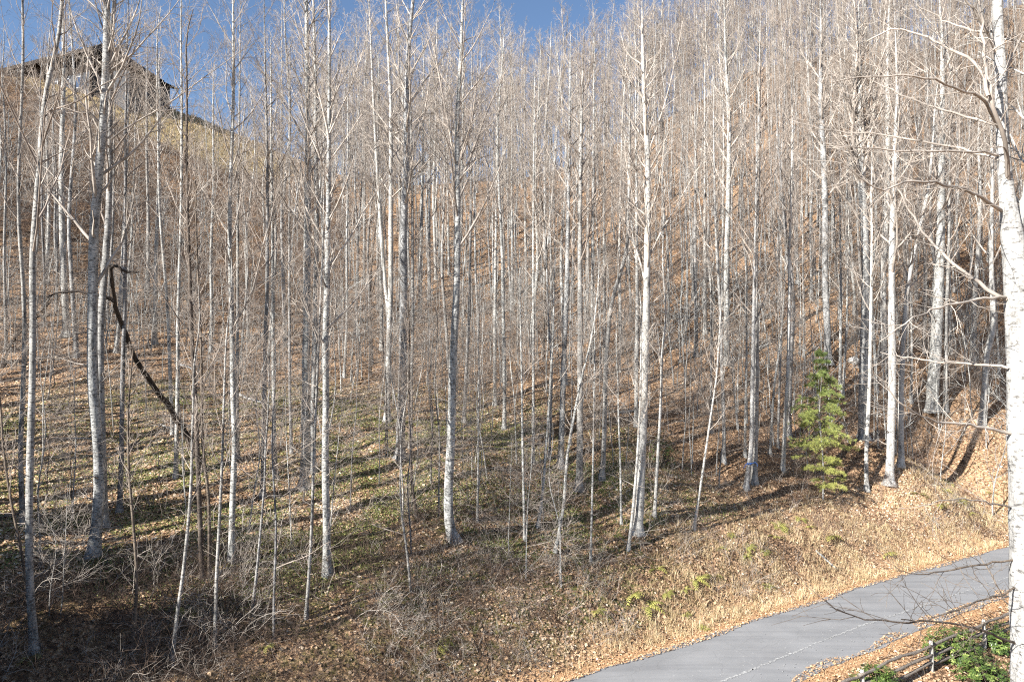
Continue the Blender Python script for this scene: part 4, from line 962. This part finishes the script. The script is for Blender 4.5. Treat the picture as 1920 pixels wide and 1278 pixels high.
# ------------------------------------------------------------------ the house on the ridge
A = at(200, 80, 104.0); dv = at(85, 103, 109.0) - A; dv[2] = 0; L_ = float(np.linalg.norm(dv)); ux = dv / L_; uy = np.array([ux[1], -ux[0], 0]); 
if uy[1] > 0: uy = -uy
uy = -uy; nf = -uy                       # nf points to the camera side
gz = float(hgt(A[0] + nf[0] * 5, A[1] + nf[1] * 5)); org = np.array([A[0], A[1], gz]); root = empty('house', org)
tag(root, 'dark-roofed house with pale lower walls on the grassy ridge', 'house')
def hp(a, c, z): return ux * a + nf * c + np.array([0, 0, z])      # along ridge, toward camera, up
def slab(name, corners, th, mat, parent=root):
    C = np.array(corners); n = nrm(np.cross(C[1] - C[0], C[2] - C[0])); V = np.vstack([C, C - n * th]); k = len(C)
    me = bpy.data.meshes.new(name); fs = [list(range(k)), list(range(2 * k - 1, k - 1, -1))] + [[i, i + k, (i + 1) % k + k, (i + 1) % k] for i in range(k)]
    me.from_pydata([tuple(v) for v in V], [], fs); me.update(); bm = bmesh.new(); bm.from_mesh(me); bmesh.ops.recalc_face_normals(bm, faces=bm.faces); bm.to_mesh(me); bm.free()
    me.materials.append(mat); o = bpy.data.objects.new(name, me); COL.objects.link(o); o.parent = parent; return o
def boxp(name, a0, a1, c0, c1, z0, z1, mat, parent=root):
    V = [hp(a, c, z) for z in (z0, z1) for a, c in ((a0, c0), (a1, c0), (a1, c1), (a0, c1))]
    me = bpy.data.meshes.new(name); me.from_pydata([tuple(v) for v in V], [], [(0, 1, 2, 3), (4, 7, 6, 5), (0, 4, 5, 1), (1, 5, 6, 2), (2, 6, 7, 3), (3, 7, 4, 0)]); me.update()
    bm = bmesh.new(); bm.from_mesh(me); bmesh.ops.recalc_face_normals(bm, faces=bm.faces); bm.to_mesh(me); bm.free()
    me.materials.append(mat); o = bpy.data.objects.new(name, me); COL.objects.link(o); o.parent = parent; return o
zr = A[2] - gz; ze = zr - 4.3; ov = 6.2; zb = -4
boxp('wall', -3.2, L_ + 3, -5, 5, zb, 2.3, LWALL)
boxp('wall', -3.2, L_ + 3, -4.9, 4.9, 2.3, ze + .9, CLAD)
mk_gab = slab('wall', [hp(-3.1, -4.8, ze + .9), hp(-3.1, 4.8, ze + .9), hp(-1.0, 0, zr - .5)], .15, CLAD)
rt = root
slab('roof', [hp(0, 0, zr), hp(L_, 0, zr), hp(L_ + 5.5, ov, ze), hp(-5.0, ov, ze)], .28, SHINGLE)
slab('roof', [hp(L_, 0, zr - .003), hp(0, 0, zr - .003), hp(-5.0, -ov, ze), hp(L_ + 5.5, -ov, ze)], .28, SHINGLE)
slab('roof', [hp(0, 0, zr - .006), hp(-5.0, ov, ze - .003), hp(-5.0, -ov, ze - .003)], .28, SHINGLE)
boxp('eave_board', -5.0, L_ + 5.5, ov - .02, ov + .08, ze - .45, ze + .02, CLAD)
for a in np.arange(-1.8, L_ + 2, 2.6):
    f = boxp('window', a, a + 1.5, 5.0, 5.06, .2, 1.9, TRIM); boxp('pane', a + .09, a + 1.41, 5.06, 5.09, .29, 1.81, GLASS, f)
for a in np.arange(-4.5, L_ + 5, 3.2): boxp('porch_post', a, a + .22, ov - .5, ov - .28, -2.5, ze, CLAD)
# lower side wing
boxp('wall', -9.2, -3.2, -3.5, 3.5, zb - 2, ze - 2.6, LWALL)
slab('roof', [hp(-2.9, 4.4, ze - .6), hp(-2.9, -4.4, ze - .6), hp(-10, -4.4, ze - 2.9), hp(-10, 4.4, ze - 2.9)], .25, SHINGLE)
boxp('door', -6.2, -5.1, 3.5, 3.57, -3.0, ze - 2.9, CLAD)

# ------------------------------------------------------------------ labels that single each tree out
LM = [(-1e9, None), (185, 'the stout mottled twin trunks'), (385, 'the leaning black snag'), (590, 'the tight cluster of three trunks'), (755, 'the tall clear-standing trunk'), (850, 'the trunk with kinked foot'),
      (1088, 'the sturdy grey trunk'), (1205, 'the bright white crossed trunk'), (1408, 'the stem with blue ribbon'), (1555, 'the green pine'), (1618, 'the candelabra trunk'), (1675, 'the trunk with dark ring'), (1750, 'the broad ribbed trunk')]
ORD = ['first', 'second', 'third', 'fourth', 'fifth', 'sixth', 'seventh', 'eighth', 'ninth', 'tenth', 'eleventh', 'twelfth', 'thirteenth', 'fourteenth', 'fifteenth', 'sixteenth', 'seventeenth', 'eighteenth', 'nineteenth', 'twentieth']
ORD += ['twenty-' + w for w in ORD[:9]] + ['thirtieth'] + ['thirty-' + w for w in ORD[:9]]
def auto(rows, noun, bands, look):
    cells = {}
    for r in rows:
        if r[3]: continue
        px, _ = to_px(*r[1]); px = float(px); k = max(i for i, (a, _) in enumerate(LM) if px >= a)
        bd = next(nm for lim, nm in bands if r[1][1] < lim); cells.setdefault((k, bd), []).append((px, r))
    for (k, bd), v in cells.items():
        v.sort(key=lambda t: t[0])
        if k == 0: v = v[::-1]
        for j, (px, r) in enumerate(v):
            where = f'left of {LM[1][1]}' if k == 0 else f'right of {LM[k][1]}'
            r[0]['label'] = f'{ORD[j]} {look(r)} {noun} {where}, {bd}'
TB = [(33, 'at bank top'), (46, 'lower slope'), (62, 'middle slope'), (80, 'upper slope'), (100, 'below the crest'), (1e9, 'on the crest')]
for r in ALL:
    if not r[3]: tag(r[0], None, 'tree', 'bare trees on the wooded slope')
def look_tree(r): return (LOOK[r[4]] if len(r) > 4 else ('thin' if r[2] < 7 else 'slender'))
auto(ALL, 'tree', TB, look_tree)
auto(SL, 'sapling', TB, lambda r: ('tall ' if r[2] > 6.5 else 'short ') + ('spreading' if r[5] else 'upright'))
FL.sort(key=lambda r: r[1][0])
cells = {}
auto(FL, 'fern', [(27, 'foot of bank'), (31, 'low on the bank'), (35, 'middle of bank'), (1e9, 'high on the bank')], lambda r: 'yellow-green')
